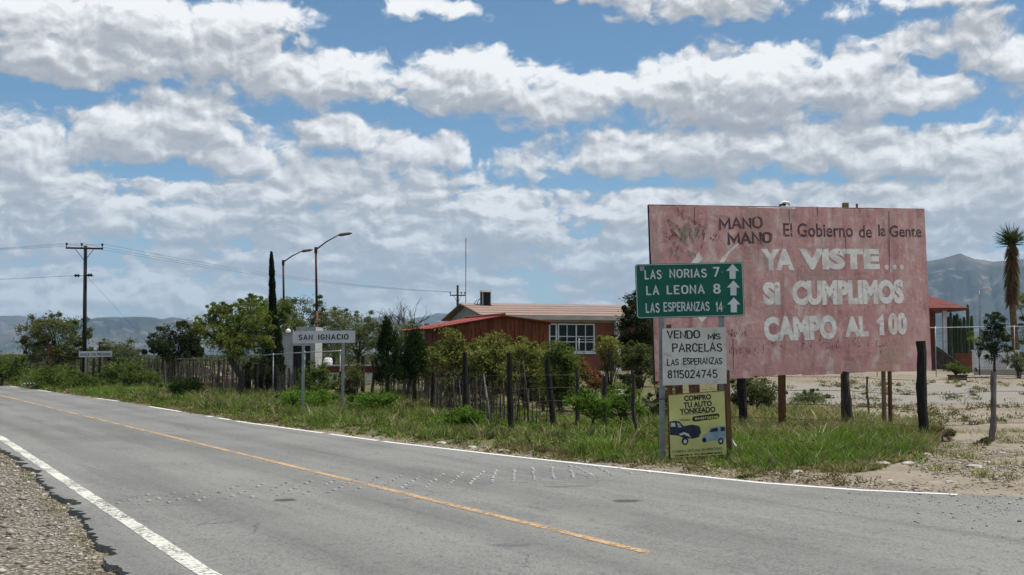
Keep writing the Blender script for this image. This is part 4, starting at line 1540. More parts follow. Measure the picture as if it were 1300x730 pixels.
# cypress: slim column
def build_cypress():
    Y = 50
    base = onG(350, Y)
    root = empty('cypress_tree', base, 'very tall thin dark cypress left of the street lamps', 'tree')
    r = np.random.default_rng(4)
    top = P(344.5, 320, Y).z - base.z
    N_ = 16000
    t = r.random(N_) ** .85
    prof = np.interp(t, [0, .08, .3, .45, .62, .8, .93, 1.0], [.20, .42, .40, .30, .17, .13, .10, .02])
    prof = prof * (.75 + .5 * fbm(t * 22, r.random(N_) * 0, 3, 3))
    a = r.random(N_) * 6.283
    rad = prof * np.sqrt(r.uniform(.35, 1, N_))
    xc = -.0 + (P(344.5, 320, Y).x - base.x) * t
    C = np.stack([xc + np.cos(a) * rad, np.sin(a) * rad, t * top], 1) + np.array(base)
    V, Fc = leaf_quads(C, .10, .35, 1.6, 5)
    np_mesh('crown', V, Fc, M['foliage'], root, leaf_cols(N_, (.012, .022, .013), (.03, .046, .022), 5))
    mb = MB(); mb.tube([base + Vector((0, 0, -.1)), base + Vector((0, 0, top * .5)), base + Vector((xc.max() * .95 if xc.max() > 0 else xc.min() * .95, 0, top * .95))], [.10, .06, .02], 7)
    mb.build('trunk', M['bark'], root, smooth=True)


build_cypress()


def conifer(label, bx, Y, top_px, rad_px, seed, bottom_px):
    base = onG(bx, Y)
    root = empty('juniper_tree', base, label, 'tree', 'dark junipers behind the stick fence')
    r = np.random.default_rng(seed)
    top = P(bx, top_px, Y).z - base.z
    low = P(bx, bottom_px, Y).z - base.z
    Rm = rad_px * Y / F
    cl = 90
    tt = r.random(cl) ** 1.15
    aa = r.random(cl) * 6.283
    rr_ = Rm * (1 - tt) ** .75 * r.uniform(.5, 1.1, cl) + .04
    CC = np.stack([np.cos(aa) * rr_, np.sin(aa) * rr_, low + (top - low) * tt], 1)
    N_ = 9000
    k = r.integers(0, cl, N_)
    C = CC[k] + r.normal(size=(N_, 3)) * Rm * np.array([.14, .14, .26])
    V, Fc = leaf_quads(C + np.array(base), .085, .3, 1.2, seed)
    np_mesh('crown', V, Fc, M['foliage'], root, leaf_cols(N_, (.014, .026, .010), (.045, .062, .022), seed))
    mb = MB(); mb.tube([base + Vector((0, 0, -.1)), base + Vector((.03, 0, low)), base + Vector((0, 0, top * .95))], [.07, .06, .015], 7)
    for i in range(0, cl, 6):
        mb.tube([base + Vector((0, 0, CC[i][2] * .7)), base + Vector(CC[i])], [.02, .006], 4)
    mb.build('trunk', M['bark'], root, smooth=True)


conifer('dark juniper with a pointed top, left of the pair behind the stick fence', 492, 38, 408, 18, 21, 480)
conifer('dark bushy juniper, right of the pair, next to the shack', 526, 36, 424, 24, 22, 480)


def build_dead_tree():
    base = onG(508, 64)
    root = empty('dead_tree', base, 'leafless grey branches rising behind the junipers', 'tree')
    mb = MB(); rr = random.Random(9)
    Y = 64

    def br(p, d, L, r_, k):
        q = p + d * L
        m_ = p.lerp(q, .5) + Vector((rr.uniform(-.05, .05), 0, rr.uniform(-.03, .06))) * L
        mb.tube([p, m_, q], [r_, r_ * .8, r_ * .6], 5)
        if k > 0:
            for _ in range(3 if k > 1 else 2):
                dd = (d + Vector((rr.uniform(-.75, .75), rr.uniform(-.4, .4), rr.uniform(-.15, .5)))).normalized()
                br(p.lerp(q, rr.uniform(.55, 1)), dd, L * rr.uniform(.55, .8), r_ * .55, k - 1)
    br(base + Vector((0, 0, -.1)), Vector((.02, 0, 1)), 1.6, .07, 0)
    for dx in (-.55, -.2, .15, .5, .75):
        br(base + Vector((0, 0, 1.4)), Vector((dx, 0, 1)).normalized(), 1.35, .05, 3)
    mb.build('branches', M['dark_wood'], root)


build_dead_tree()

# bushes in front of the shack and along the fence
bushes = [
    ('wispy yellow-green shrub at the left end of the red-roofed shack', 572, 34, [(570, 440, 22, 20), (560, 455, 20, 20), (585, 458, 18, 22)], 11250, 0.081, GREEN_S, 31),
    ('yellow-green shrub in front of the plank wall, centre of the shack', 622, 33, [(618, 450, 22, 22), (635, 440, 18, 18), (608, 468, 22, 22), (630, 475, 22, 18)], 13750, 0.081, GREEN_S, 32),
    ('yellow-green shrub below the right end of the shack', 668, 32, [(660, 448, 22, 20), (676, 460, 22, 24), (655, 475, 24, 22), (680, 488, 18, 20)], 15000, 0.076, GREEN_S, 33),
    ('bright green shrub under the white-framed window', 712, 31, [(706, 450, 20, 20), (722, 462, 20, 22), (700, 478, 20, 24), (715, 492, 18, 18)], 15000, 0.076, GREEN_M, 34),
    ('thin green shrub before the white column of the house', 775, 33, [(772, 440, 16, 14), (778, 460, 14, 16)], 4500, 0.071, GREEN_S, 35),
    ('green shrub at the foot of the dark corner tree', 806, 32, [(806, 452, 18, 18), (825, 462, 16, 18), (800, 478, 16, 16)], 7000, .08, GREEN_O, 36),
    ('loose green weed bush behind the crooked thin post', 790, 27, [(782, 505, 22, 20), (800, 515, 20, 20), (770, 520, 18, 14)], 7000, .06, GREEN_B, 37),
    ('bright green weeds between the leaning black post and the thin post', 752, 25.5, [(745, 500, 12, 20), (757, 517, 20, 16), (735, 512, 16, 14)], 6000, .055, GREEN_B, 38),
    ('tall dark green shrub directly behind the signs', 838, 30, [(836, 470, 18, 22), (845, 505, 18, 24), (828, 520, 16, 18)], 8000, .07, GREEN_O, 39),
    ('grey-green shrub under the left end of the billboard', 960, 31, [(952, 492, 24, 16), (975, 502, 22, 14), (940, 505, 16, 14)], 8000, .07, GREEN_O, 40),
    ('dull green shrub under the middle of the billboard', 1032, 36, [(1032, 505, 22, 10), (1018, 510, 16, 8)], 3200, .07, GREEN_G, 41),
    ('leafy yellow-green shrub between the posts of the SAN IGNACIO sign', 402, 36, [(398, 470, 16, 14), (412, 485, 16, 18), (394, 490, 18, 16)], 7000, .075, GREEN_M, 42),
    ('green shrub right of the SAN IGNACIO sign against the low white wall', 452, 37, [(448, 480, 16, 18), (436, 492, 16, 12)], 5000, .07, GREEN_O, 43),
    ('rounded bush at the far left beside the road', 4, 64, [(0, 462, 28, 20), (-30, 458, 30, 22), (18, 475, 22, 10)], 9000, .13, GREEN_M, 44),
    ('sprawling green bush beside the road left of the power pole', 55, 58, [(48, 482, 30, 12), (75, 478, 22, 12)], 8000, .11, GREEN_M, 45),
    ('sprawling green bush at the foot of the power pole', 96, 55, [(92, 484, 24, 12), (116, 487, 18, 10)], 7000, .11, GREEN_M, 46),
    ('green scrub bush in front of the left end of the cane fence', 165, 56, [(160, 470, 24, 16), (182, 478, 20, 14), (140, 478, 16, 12)], 8000, .11, GREEN_M, 47),
    ('low green bush in front of the middle of the cane fence', 230, 46, [(228, 490, 24, 9), (250, 488, 14, 9)], 4500, .09, GREEN_M, 48),
    ('bright green leafy weeds under the SAN IGNACIO sign', 400, 34, [(400, 508, 30, 11), (370, 505, 20, 8)], 7500, .07, GREEN_B, 49),
    ('bright green leafy weeds right of the SAN IGNACIO sign', 468, 33, [(466, 512, 24, 12), (490, 508, 16, 9)], 6500, .07, GREEN_B, 50),
    ('bright green leafy weeds at the foot of the tall black post', 592, 26.5, [(592, 530, 20, 12), (574, 534, 14, 9)], 5500, .06, GREEN_B, 51),
    ('dark green undergrowth bush behind the pickets', 600, 33, [(600, 480, 26, 16), (580, 488, 22, 16), (625, 495, 22, 16)], 9000, .075, GREEN_O, 52),
    ('dark green undergrowth bush under the window side shrub', 690, 33, [(690, 500, 24, 20), (720, 505, 22, 16), (660, 500, 20, 20)], 9000, .075, GREEN_O, 53),
    ('low dry bush beside the thick black post by the billboard', 1192, 22.2, [(1190, 545, 16, 11), (1200, 552, 14, 7)], 2600, .045, ((.13, .12, .06), (.22, .19, .11)), 54),
    ('low green tuft bush at the foot of the leaning grey post', 1250, 21.2, [(1250, 562, 10, 5), (1238, 566, 7, 4)], 900, .04, GREEN_M, 55),
    ('green bush in the yard left of the dark tree', 1212, 50, [(1210, 466, 14, 6), (1222, 470, 16, 5)], 2500, .09, GREEN_M, 56),
    ('grey bush at the right end of the white yard wall', 1292, 49, [(1290, 455, 12, 12), (1300, 465, 14, 8)], 2600, .09, GREEN_G, 57),
    ('dark green bush behind the black posts left of the SAN IGNACIO sign', 330, 48, [(330, 470, 18, 18), (345, 480, 14, 16)], 5000, .09, GREEN_D, 58),
    ('bush of grey-green scrub far behind the left fence', 196, 84, [(190, 462, 30, 8), (230, 462, 26, 9)], 5000, .16, GREEN_G, 59),
]
for (lab, bx, Y, bl, nl, lf, cc, sd_) in bushes:
    ptree('bush', lab, 'bush', bx, Y, bl, nl, lf, cc, sd_, group='bushes along the fence and yard', trunk=.022 * Y / 30, cl=max(30, nl // 75),
          spread=.17, shell=.2, stems=3, fork=.2, limbs=12, part='foliage', stem_part='stems')
ptree('bush', 'dead rust-brown bush between the black post and the house wall', 'bush', 752, 34, [(742, 474, 12, 14), (755, 484, 12, 12), (770, 492, 9, 7)], 6000, .075,
      ((.16, .07, .035), (.26, .13, .075)), 60, group='bushes along the fence and yard', trunk=.03, cl=50, spread=.24, shell=.3, stems=2, fork=.2, limbs=6, part='foliage', stem_part='stems')


# ------------------------------------------------------------------ yucca, organ cactus
def build_yucca():
    Y = 60
    base = onG(1284, Y)
    root = empty('yucca_palm', base, 'tall yucca with a spiky green head and shaggy dry skirt', 'palm')
    head = P(1284, 306, Y)
    mb = MB(); mb.tube([base + Vector((.25, 0, -.1)), base.lerp(head, .5) + Vector((.02, 0, 0)), head], [.19, .16, .12], 9, wob=.1)
    mb.build('trunk', M['skin_palm'], root, smooth=True)
    r = np.random.default_rng(3)
    # skirt of dry leaves hanging round the trunk
    def blades(N_, org, dirs, L, w, cols, name, seed):
        rr = np.random.default_rng(seed)
        side = np.cross(dirs, rr.normal(size=(N_, 3))); side /= np.linalg.norm(side, axis=1, keepdims=True)
        V = np.empty((N_, 4, 3))
        V[:, 0] = org - side * w / 2; V[:, 1] = org + side * w / 2
        V[:, 2] = org + dirs * L[:, None] + side * w * .12; V[:, 3] = org + dirs * L[:, None] - side * w * .12
        np_mesh(name, V.reshape(-1, 3), np.arange(N_ * 4).reshape(N_, 4), M['foliage'], root, cols)
    N_ = 900
    t = r.random(N_)
    z1 = head.z - .15; z0 = P(1284, 384, Y).z
    a = r.random(N_) * 6.283
    zz = z0 + (z1 - z0) * t
    f = (zz - base.z) / (head.z - base.z)
    xx = base.x + (head.x - base.x) * f
    org = np.stack([xx + np.cos(a) * .15, base.y + np.sin(a) * .15, zz], 1)
    d = np.stack([np.cos(a) * .55, np.sin(a) * .55, -np.ones(N_)], 1); d /= np.linalg.norm(d, axis=1, keepdims=True)
    blades(N_, org, d, r.uniform(.35, .62, N_) * (1.0 - .35 * np.abs(t - .6)), .05, leaf_cols(N_, (.09, .06, .03), (.22, .155, .09), 4), 'dry_skirt', 4)
    N_ = 300
    d = r.normal(size=(N_, 3)); d[:, 2] = np.abs(d[:, 2]) * .9 - .15 + .1
    d /= np.linalg.norm(d, axis=1, keepdims=True)
    d[:, 2] -= .0
    org = np.repeat(np.array(head)[None], N_, 0) + d * .08 + np.stack([np.zeros(N_), np.zeros(N_), r.uniform(-.25, .15, N_)], 1)
    blades(N_, org, d, r.uniform(.55, .88, N_), .05, leaf_cols(N_, (.03, .045, .02), (.08, .10, .045), 5), 'leaf_head', 5)


build_yucca()


def build_cacti():
    rr = random.Random(2)
    spots = [(1203, 402), (1207, 396), (1211, 400), (1215, 398), (1219, 404), (1224, 402), (1228.5, 386), (1233, 400)]
    Y = 58
    base = onG(1216, Y)
    root = empty('organ_cactus', base, 'cluster of tall ribbed organ-pipe cactus columns beside the right house', 'cactus')
    for i, (x_, t_) in enumerate(spots):
        y_ = Y + rr.uniform(-.3, .3)
        b_ = onG(x_, y_); tp = P(x_ + rr.uniform(-.5, .5), t_, y_)
        mb = MB()
        n_ = 14; V, Fc = [], []
        zs = [-.1, .2, .5, .75, .92, .985, 1.0]; rs = [.08, .085, .09, .088, .08, .055, .02]
        for z_, r_ in zip(zs, rs):
            p = b_.lerp(tp, max(z_, 0)) if z_ >= 0 else b_ + Vector((0, 0, -.1))
            for j in range(n_):
                a = 2 * math.pi * j / n_
                q = r_ * (1 if j % 2 else .8)
                V.append((p.x + math.cos(a) * q, p.y + math.sin(a) * q, p.z))
        for k in range(len(zs) - 1):
            for j in range(n_):
                Fc.append((k * n_ + j, k * n_ + (j + 1) % n_, (k + 1) * n_ + (j + 1) % n_, (k + 1) * n_ + j))
        mb.add(V, Fc); mb.build('column', M['cactus'], root)


build_cacti()


# ------------------------------------------------------------------ the brick house
def build_house():
    Y0 = 55.0
    ph = R(16)
    ux, uy = Vector((math.cos(ph), math.sin(ph), 0)), Vector((-math.sin(ph), math.cos(ph), 0))
    c0 = P(617, 470, Y0); c0.z = 0
    zf = .62                              # floor
    ze, zr = 3.50, 4.17                   # eaves, ridge
    L, W = 10.4, 7.6
    root = empty('brick_house', Vector((c0.x, c0.y, zf)), 'low brick house with a tan sheet roof and white-framed window', 'house')

    def w(a, b, z): return Vector((c0.x, c0.y, 0)) + ux * a + uy * b + Vector((0, 0, z))
    Mr = Matrix.Rotation(ph, 3, 'Z')

    def bx(name, a0, a1, b0, b1, z0, z1, mat, par=root):
        mb = MB(); mb.box(w((a0 + a1) / 2, (b0 + b1) / 2, (z0 + z1) / 2), (a1 - a0, b1 - b0, z1 - z0), M=Mr)
        return mb.build(name, mat, par)

    def apx(px_):
        """metres along the front wall for a picture column"""
        r = ray(px_, 430)
        t = r[0] / r[1]
        # c0 + ux*a : X = t*Y
        return (t * c0.y - c0.x) / (ux.x - t * ux.y)
    wa0, wa1 = apx(697), apx(755)
    wz1, wz0 = 3.14, 1.78
    wl = apx(722.5)
    # wall with window opening (front), 4 pieces
    bx('plinth', -.05, L + .05, -.06, W + .05, 0.1, zf + .02, M['white_paint'])
    bx('wall', 0, wa0, 0, .2, zf, ze, M['brick'])
    bx('wall', wa1, L, 0, .2, zf, ze, M['brick'])
    bx('wall', wa0, wa1, 0.003, .2, zf, wz0 - .05, M['brick'])
    bx('wall', wa0, wa1, 0.003, .2, wz1 + .05, ze, M['plaster'])
    bx('lintel_band', -.01, L, -.02, .0, ze - .30, ze - .0, M['plaster'])
    bx('wall', L - .2, L, .2, W, zf, ze, M['brick'])
    bx('wall', 0, L, W - .2, W, zf, ze, M['brick'])
    # left gable wall
    mb = MB()
    V = [w(0, .2, zf), w(0, W - .2, zf), w(0, W - .2, ze), w(0, W / 2, zr - .04), w(0, .2, ze), w(.2, .2, zf), w(.2, W - .2, zf), w(.2, W - .2, ze), w(.2, W / 2, zr - .04), w(.2, .2, ze)]
    mb.add(V, [(4, 3, 2, 1, 0), (5, 6, 7, 8, 9), (0, 1, 6, 5), (4, 0, 5, 9), (3, 4, 9, 8), (2, 3, 8, 7), (1, 2, 7, 6)])
    mb.build('gable_wall', M['plaster'], root)
    # roof slopes as overlapping sheet courses
    ov = .45
    sheets = 5
    for side in (0, 1):
        for k in range(sheets):
            f0, f1 = k / sheets, (k + 1) / sheets + .012
            bb0, bb1 = (-ov, W / 2) if side == 0 else (W + ov, W / 2)
            za = ze - .04
            p = lambda a, f, dz: w(a, bb0 + (bb1 - bb0) * f, za + (zr - za) * f + dz)
            d0 = .035
            V = [p(-.35, f0, d0 + .02), p(L + .3, f0, d0 + .02), p(L + .3, f1, d0), p(-.35, f1, d0), p(-.35, f0, -.01), p(L + .3, f0, -.01), p(L + .3, f1, -.02), p(-.35, f1, -.02)]
            mb = MB(); mb.add(V, [(0, 1, 2, 3), (4, 7, 6, 5), (0, 4, 5, 1), (1, 5, 6, 2), (2, 6, 7, 3), (3, 7, 4, 0)])
            mb.build('roof_sheet', M['roof'], root)
    bx('ridge_cap', -.35, L + .3, W / 2 - .09, W / 2 + .09, zr + .02, zr + .06, M['white_trim'])
    bx('eave_board', -.3, L + .25, -ov - .03, -ov, ze - .20, ze - .02, M['plaster'])
    # windows: narrow one, then a wide one of two by two lights
    def window(a0, a1, z0, z1, cols, rows):
        mb = MB()
        t = .06
        def fb(x0, x1, zz0, zz1): mb.box(w((x0 + x1) / 2, .03, (zz0 + zz1) / 2), (x1 - x0, .10, zz1 - zz0), M=Mr)
        fb(a0, a0 + t, z0, z1); fb(a1 - t, a1, z0, z1); fb(a0 + t, a1 - t, z1 - t, z1); fb(a0 + t, a1 - t, z0, z0 + t)
        win = mb.build('window', M['white_trim'], root)
        for i in range(1, cols):
            x = a0 + (a1 - a0) * i / cols
            m2 = MB(); tt = .055 if (i == cols // 2 and cols > 2) else .03
            m2.box(w(x, .025, (z0 + z1) / 2), (tt, .07, z1 - z0 - 2 * t), M=Mr); m2.build('mullion', M['white_trim'], win)
        for j in rows:
            z = z0 + (z1 - z0) * j
            m2 = MB(); m2.box(w((a0 + a1) / 2, .02, z), (a1 - a0 - 2 * t, .05, .04), M=Mr); m2.build('mullion', M['white_trim'], win)
        m2 = MB(); m2.box(w((a0 + a1) / 2, .09, (z0 + z1) / 2), (a1 - a0 - 2 * t, .01, z1 - z0 - 2 * t), M=Mr)
        m2.build('pane', M['glass'], win)
    window(wa0, wa0 + (wa1 - wa0) * .17, wz0, wz1, 1, (.55,))
    window(wa0 + (wa1 - wa0) * .19, wa1, wz0, wz1, 4, (.36, .55))
    s = bx('sill', wa0 - .05, wa1 + .05, -.08, -.021 + .02, wz0 - .08, wz0 - .002, M['white_trim'])
    # white column and its bands
    ca = apx(782)
    bx('column', ca - .13, ca + .13, -.35, -.08, zf, ze - .21, M['white_paint'])
    ca2 = apx(790)
    bx('lintel_band', wa1 + .05, L, -.012, .0 - .001, zf + .02, zf + .28, M['white_paint'])
    # antenna mast
    mp = w(-.02, W / 2 + .4, 0)
    tp = P(591.5, 302, mp.y)
    mb = MB(); mb.tube([Vector((tp.x, mp.y, 2.5)), Vector((tp.x, mp.y, tp.z))], .022, 6)
    o = mb.build('antenna_mast', M['galv'], None, origin=(tp.x, mp.y, 2.5))
    tag(o, 'thin grey radio mast rising behind the left gable of the brick house', 'mast')
    # evaporative cooler on the roof
    cx_ = apx(638.5)
    cb = w(cx_, W / 2 - .6, zr - .12)
    root2 = empty('roof_cooler', cb, 'boxy rooftop air cooler with white top and dark louvred sides', 'air cooler')
    def cbx(name, dx, dy, z0, z1, sx, sy, mat, par=root2):
        mb = MB(); mb.box(cb + ux * dx + uy * dy + Vector((0, 0, (z0 + z1) / 2)), (sx, sy, z1 - z0), M=Mr); return mb.build(name, mat, par)
    S = .46
    cbx('base_tray', 0, 0, 0.0, .06, S + .04, S + .04, M['black_metal'])
    cbx('cap', 0, 0, .70, .80, S + .02, S + .02, M['plastic_white'])
    for sx in (-1, 1):
        for sy in (-1, 1):
            cbx('corner_post', sx * (S / 2 - .03), sy * (S / 2 - .03), .06, .70, .05, .05, M['galv'])
    cbx('core', 0, 0, .06, .70, S - .10, S - .10, M['black_metal'])
    for k in range(8):
        for sy in (-1, 1):
            cbx('louvre', 0, sy * (S / 2 - .025), .10 + k * .072, .125 + k * .072, S - .12, .02, M['black_metal'])
    mb = MB(); q = cb + Vector((-.3, 0, 0))
    mb.tube([q, q + Vector((-.12, 0, .10)), q + Vector((-.05, 0, .32)), q + Vector((.06, 0, .38))], .018, 6)
    mb.tube([q + Vector((-.15, .1, 0)), q + Vector((-.28, .1, .12)), q + Vector((-.12, .1, .34))], .015, 6)
    o = mb.build('pipes', M['black_metal'], root2)


build_house()


# ------------------------------------------------------------------ plank shack with the red roof
def build_shack():
    ph = R(22)
    ux, uy = Vector((math.cos(ph), math.sin(ph), 0)), Vector((-math.sin(ph), math.cos(ph), 0))
    Y0 = 40.0
    c0 = P(576.5, 470, Y0); zf = tz(c0.x, c0.y) - .05
    zf = .15

    def apx(px_):
        r = ray(px_, 430); t = r[0] / r[1]
        return (t * c0.y - c0.x) / (ux.x - t * ux.y)
    Wd = apx(696); ap = apx(636)
    D = 3.2
    zl, zp, zr_ = 2.62, 2.97, 2.78
    root = empty('plank_shack', Vector((c0.x, c0.y, zf)), 'reddish vertical-plank shack under a red corrugated roof', 'shack')

    def w(a, b, z): return Vector((c0.x, c0.y, 0)) + ux * a + uy * b + Vector((0, 0, z))
    Mr = Matrix.Rotation(ph, 3, 'Z')

    def ztop(a): return zl + (zp - zl) * a / ap if a < ap else zp + (zr_ - zp) * (a - ap) / (Wd - ap)
    npk = 22
    for i in range(npk):
        a0, a1 = Wd * i / npk + .006, Wd * (i + 1) / npk - .006
        d = rnd.uniform(-.012, .012)
        zt0, zt1 = ztop(a0) - .03, ztop(a1) - .03
        V = [w(a0, d, zf), w(a1, d, zf), w(a1, d, zt1), w(a0, d, zt0), w(a0, d + .025, zf), w(a1, d + .025, zf), w(a1, d + .025, zt1), w(a0, d + .025, zt0)]
        mb = MB(); mb.add(V, [(0, 1, 2, 3), (7, 6, 5, 4), (0, 4, 5, 1), (1, 5, 6, 2), (2, 6, 7, 3), (3, 7, 4, 0)])
        mb.build('plank', M['plank'], root)
    # left side wall planks
    for i in range(14):
        b0, b1 = D * i / 14 + .045, D * (i + 1) / 14 + .03
        d = rnd.uniform(-.01, .01)
        mb = MB(); mb.box(w(d, (b0 + b1) / 2, (zf + zl - .04) / 2), (.025, b1 - b0, zl - .04 - zf), M=Mr)
        mb.build('plank', M['plank'], root)
    mb = MB(); mb.box(w(Wd - .012, D / 2 + .05, (zf + zr_) / 2 - .02), (.025, D, zr_ - zf - .04), M=Mr); mb.build('side_wall', M['plank'], root)
    mb = MB(); mb.box(w(Wd / 2, D + .08, (zf + zl) / 2), (Wd, .025, zl - zf), M=Mr); mb.build('rear_wall', M['plank'], root)
    mb = MB(); mb.box(w(apx(576.5) - .0, -.03, (zf + zl) / 2), (.07, .05, zl - zf), M=Mr); mb.build('corner_post', M['dark_wood'], root)
    # corrugated roof sheets, waves running down each slope
    def slope(a0, a1, z0, z1, nsh):
        for k in range(nsh):
            bA, bB = -.30 + (D + .6) * k / nsh, -.30 + (D + .6) * (k + 1) / nsh + .05
            n_ = 14
            V, Fc = [], []
            for lay in (0, 1):
                for i in range(n_ + 1):
                    b = bA + (bB - bA) * i / n_
                    wz = .014 * math.cos(i * math.pi) + .006 * k % .01 - lay * .02
                    V += [w(a0, b, z0 + wz), w(a1, b, z1 + wz)]
            for i in range(n_):
                p = 2 * i
                Fc.append((p, p + 1, p + 3, p + 2))
                q = 2 * (n_ + 1) + p
                Fc.append((q, q + 2, q + 3, q + 1))
            e = 2 * (n_ + 1)
            for i in range(n_):
                Fc.append((2 * i, 2 * i + 2, e + 2 * i + 2, e + 2 * i)); Fc.append((2 * i + 1, e + 2 * i + 1, e + 2 * i + 3, 2 * i + 3))
            Fc.append((0, e, e + 1, 1)); Fc.append((2 * n_, 2 * n_ + 1, e + 2 * n_ + 1, e + 2 * n_))
            mb = MB(); mb.add(V, Fc); mb.build('roof_sheet', M['red_roof'], root)
    slope(-.85, ap + .02, zl - .09, zp + .02, 3)
    slope(ap - .02, Wd + .18, zp + .02, zr_ - .01, 3)
    mb = MB(); mb.tube([w(ap, -.33, zp + .05), w(ap, D + .3, zp + .05)], .055, 8); mb.build('ridge_cap', M['red_roof'], root)
    for k in range(3):
        b = (.02, D / 2, D - .1)[k]
        mb = MB(); mb.tube([w(-.8, b, zl - .14), w(ap, b, zp - .03), w(Wd + .1, b, zr_ - .06)], .03, 5); mb.build('rafter', M['dark_wood'], root)


build_shack()


# ------------------------------------------------------------------ right house behind the billboard
def build_right_house():
    Y0 = 58.0
    base = onG(1180, Y0)
    z0 = base.z
    root = empty('red_roof_house', base, 'brick house with red roof and white columns at the billboard end', 'house')
    def X(px_, Y=Y0): return (px_ - CX) / F * Y
    def Z(py_, Y=Y0): return CAMH + (HOR - py_) / F * Y
    def bx(name, x0, x1, y0, y1, a, b, mat):
        mb = MB(); mb.box(((x0 + x1) / 2, (y0 + y1) / 2, (a + b) / 2), (x1 - x0, y1 - y0, b - a)); return mb.build(name, mat, root)
    zt = Z(394)
    bx('wall', X(1090), X(1196), Y0 + .9, Y0 + 1.1, z0 - .1, zt, M['brick'])
    bx('wall', X(1090), X(1090) + .2, Y0 + 1.1, Y0 + 6.9, z0 - .1, zt, M['plaster'])
    bx('wall', X(1196) - .2, X(1196), Y0 + 1.1, Y0 + 6.9, z0 - .1, zt, M['plaster'])
    bx('wall', X(1090), X(1196), Y0 + 6.9, Y0 + 7.1, z0 - .1, zt, M['plaster'])
    for px_ in (1199, 1120):
        bx('column', X(px_) - .09, X(px_) + .09, Y0 - .1, Y0 + .1, z0 - .1, zt, M['white_paint'])
    bx('beam', X(1085), X(1203), Y0 - .12, Y0 + .12, zt, zt + .22, M['white_paint'])
    # hipped roof
    x0, x1, y0, y1 = X(1080), X(1223), Y0 - .7, Y0 + 7.6
    ze, zr = Z(391.5), Z(370.5)
    V = [(x0, y0, ze), (x1, y0, ze), (x1, y1, ze), (x0, y1, ze), (x0 + 1.3, (y0 + y1) / 2 - 1.5, zr), (x1 - 1.3, (y0 + y1) / 2 - 1.5, zr)]
    V += [(a, b, c - .12) for a, b, c in V[:4]]
    mb = MB(); mb.add(V, [(0, 1, 5, 4), (1, 2, 5), (2, 3, 4, 5), (3, 0, 4), (0, 6, 7, 1), (1, 7, 8, 2), (2, 8, 9, 3), (3, 9, 6, 0), (9, 8, 7, 6)])
    mb.build('roof', M['dull_red_roof'], root)
    # gate leaf of brown wood by the column
    bx('door', X(1184.5), X(1189.5), Y0 + .85, Y0 + .9 - .002, z0, z0 + 2.1, M['brown_wood'])
    # low walls of the yard
    def loww(name, label, xa, xb, Y, top, mat, cat='wall', cap=None):
        b_ = onG((xa + xb) / 2, Y)
        r_ = empty(name, b_, label, cat)
        mb = MB(); zt_ = CAMH + (HOR - top) / F * Y
        mb.box(((X(xa, Y) + X(xb, Y)) / 2, Y, (b_.z - .2 + zt_) / 2), (X(xb, Y) - X(xa, Y), .18, zt_ - b_.z + .2)); mb.build('wall', mat, r_)
        mb = MB(); mb.box(((X(xa, Y) + X(xb, Y)) / 2, Y, zt_ + .03), (X(xb, Y) - X(xa, Y) + .06, .24, .06)); mb.build('coping', cap or mat, r_)
        return r_
    loww('brick_wall', 'low red brick planter wall between the house and the white wall', 1212, 1234, 56, 450, M['brick'])
    loww('white_wall', 'low white yard wall behind the dark fir-like tree', 1234, 1276, 54.5, 446, M['white_paint'])
    loww('white_wall', 'short white yard wall at the right edge under the yucca', 1280, 1292, 54, 446, M['white_paint'])
    # concrete slab kerb and small dark planter in the yard
    loww('kerb_wall', 'long low grey kerb across the yard before the white wall', 1236, 1380, 52.5, 470.5, M['plaster'], 'kerb')
    loww('dark_planter', 'low dark planter box on the sandy yard near the billboard', 1203, 1225, 48, 477.5, M['dark_wood'], 'planter')
    # draped netting at the column
    b_ = onG(1200, 55.6)
    V = [P(1185, 440, 55.6), P(1190, 440, 55.6), P(1232, 469, 55.2), P(1228, 470, 55.2), P(1185, 469, 55.6)]
    mb = MB(); mb.add(V + [v + Vector((0, .03, 0)) for v in V], [(0, 1, 2, 3, 4), (9, 8, 7, 6, 5)] + [(i, i + 5, (i + 1) % 5 + 5, (i + 1) % 5) for i in range(5)])
    o = mb.build('shade_netting', M['dark_wood'], None, origin=b_)
    tag(o, 'sloping dark shade net beside the right house column', 'netting')


build_right_house()


# ------------------------------------------------------------------ pipe rail fences
def rail_fence(label, pts, zoff, posts, mat='galv', r_=.03, extra=()):
    """pts: [(px, py, Y)] of the top rail"""
    W = [P(*p) for p in pts]
    base = onG(pts[0][0], pts[0][2])
    root = empty('pipe_fence', base, label, 'fence')
    mb = MB(); mb.tube(W, r_, 7); mb.build('rail', M[mat], root, smooth=True)
    for f in posts:
        k = f * (len(W) - 1); i = min(int(k), len(W) - 2)
        q = W[i].lerp(W[i + 1], k - i)
        mb = MB(); mb.tube([Vector((q.x, q.y, tz(q.x, q.y) - .1)), q + Vector((0, 0, .05))], r_ * 1.1, 7); mb.build('post', M[mat], root, smooth=True)
    # woven wire: thin strands and stays
    mb = MB()
    for zf in (.18, .36, .54, .72, .88):
        ps = []
        for w_ in W:
            g = tz(w_.x, w_.y)
            ps.append(Vector((w_.x, w_.y, g + (w_.z - g) * zf)))
        mb.tube(ps, .004, 3)
    o = mb.build('wire_mesh', M['wire'], root)
    return root


rail_fence('galvanised pipe-and-wire yard fence right of the billboard', [(1100, 417, 51), (1184, 416, 51), (1250, 415, 51), (1400, 413, 51)], 0, (.05, .35, .75, .98), r_=.017)
rail_fence('pipe fence rail in front of the brick house', [(735, 431, 44), (770, 431.5, 44), (836, 432.5, 44), (930, 434, 44)], 0, (.0, .55, .98), r_=.015)
rail_fence('grey pipe fence rail behind the SAN IGNACIO sign', [(334, 451, 44), (385, 447.5, 43), (434, 445.5, 42)], 0, (.13, .52, .98), r_=.018)


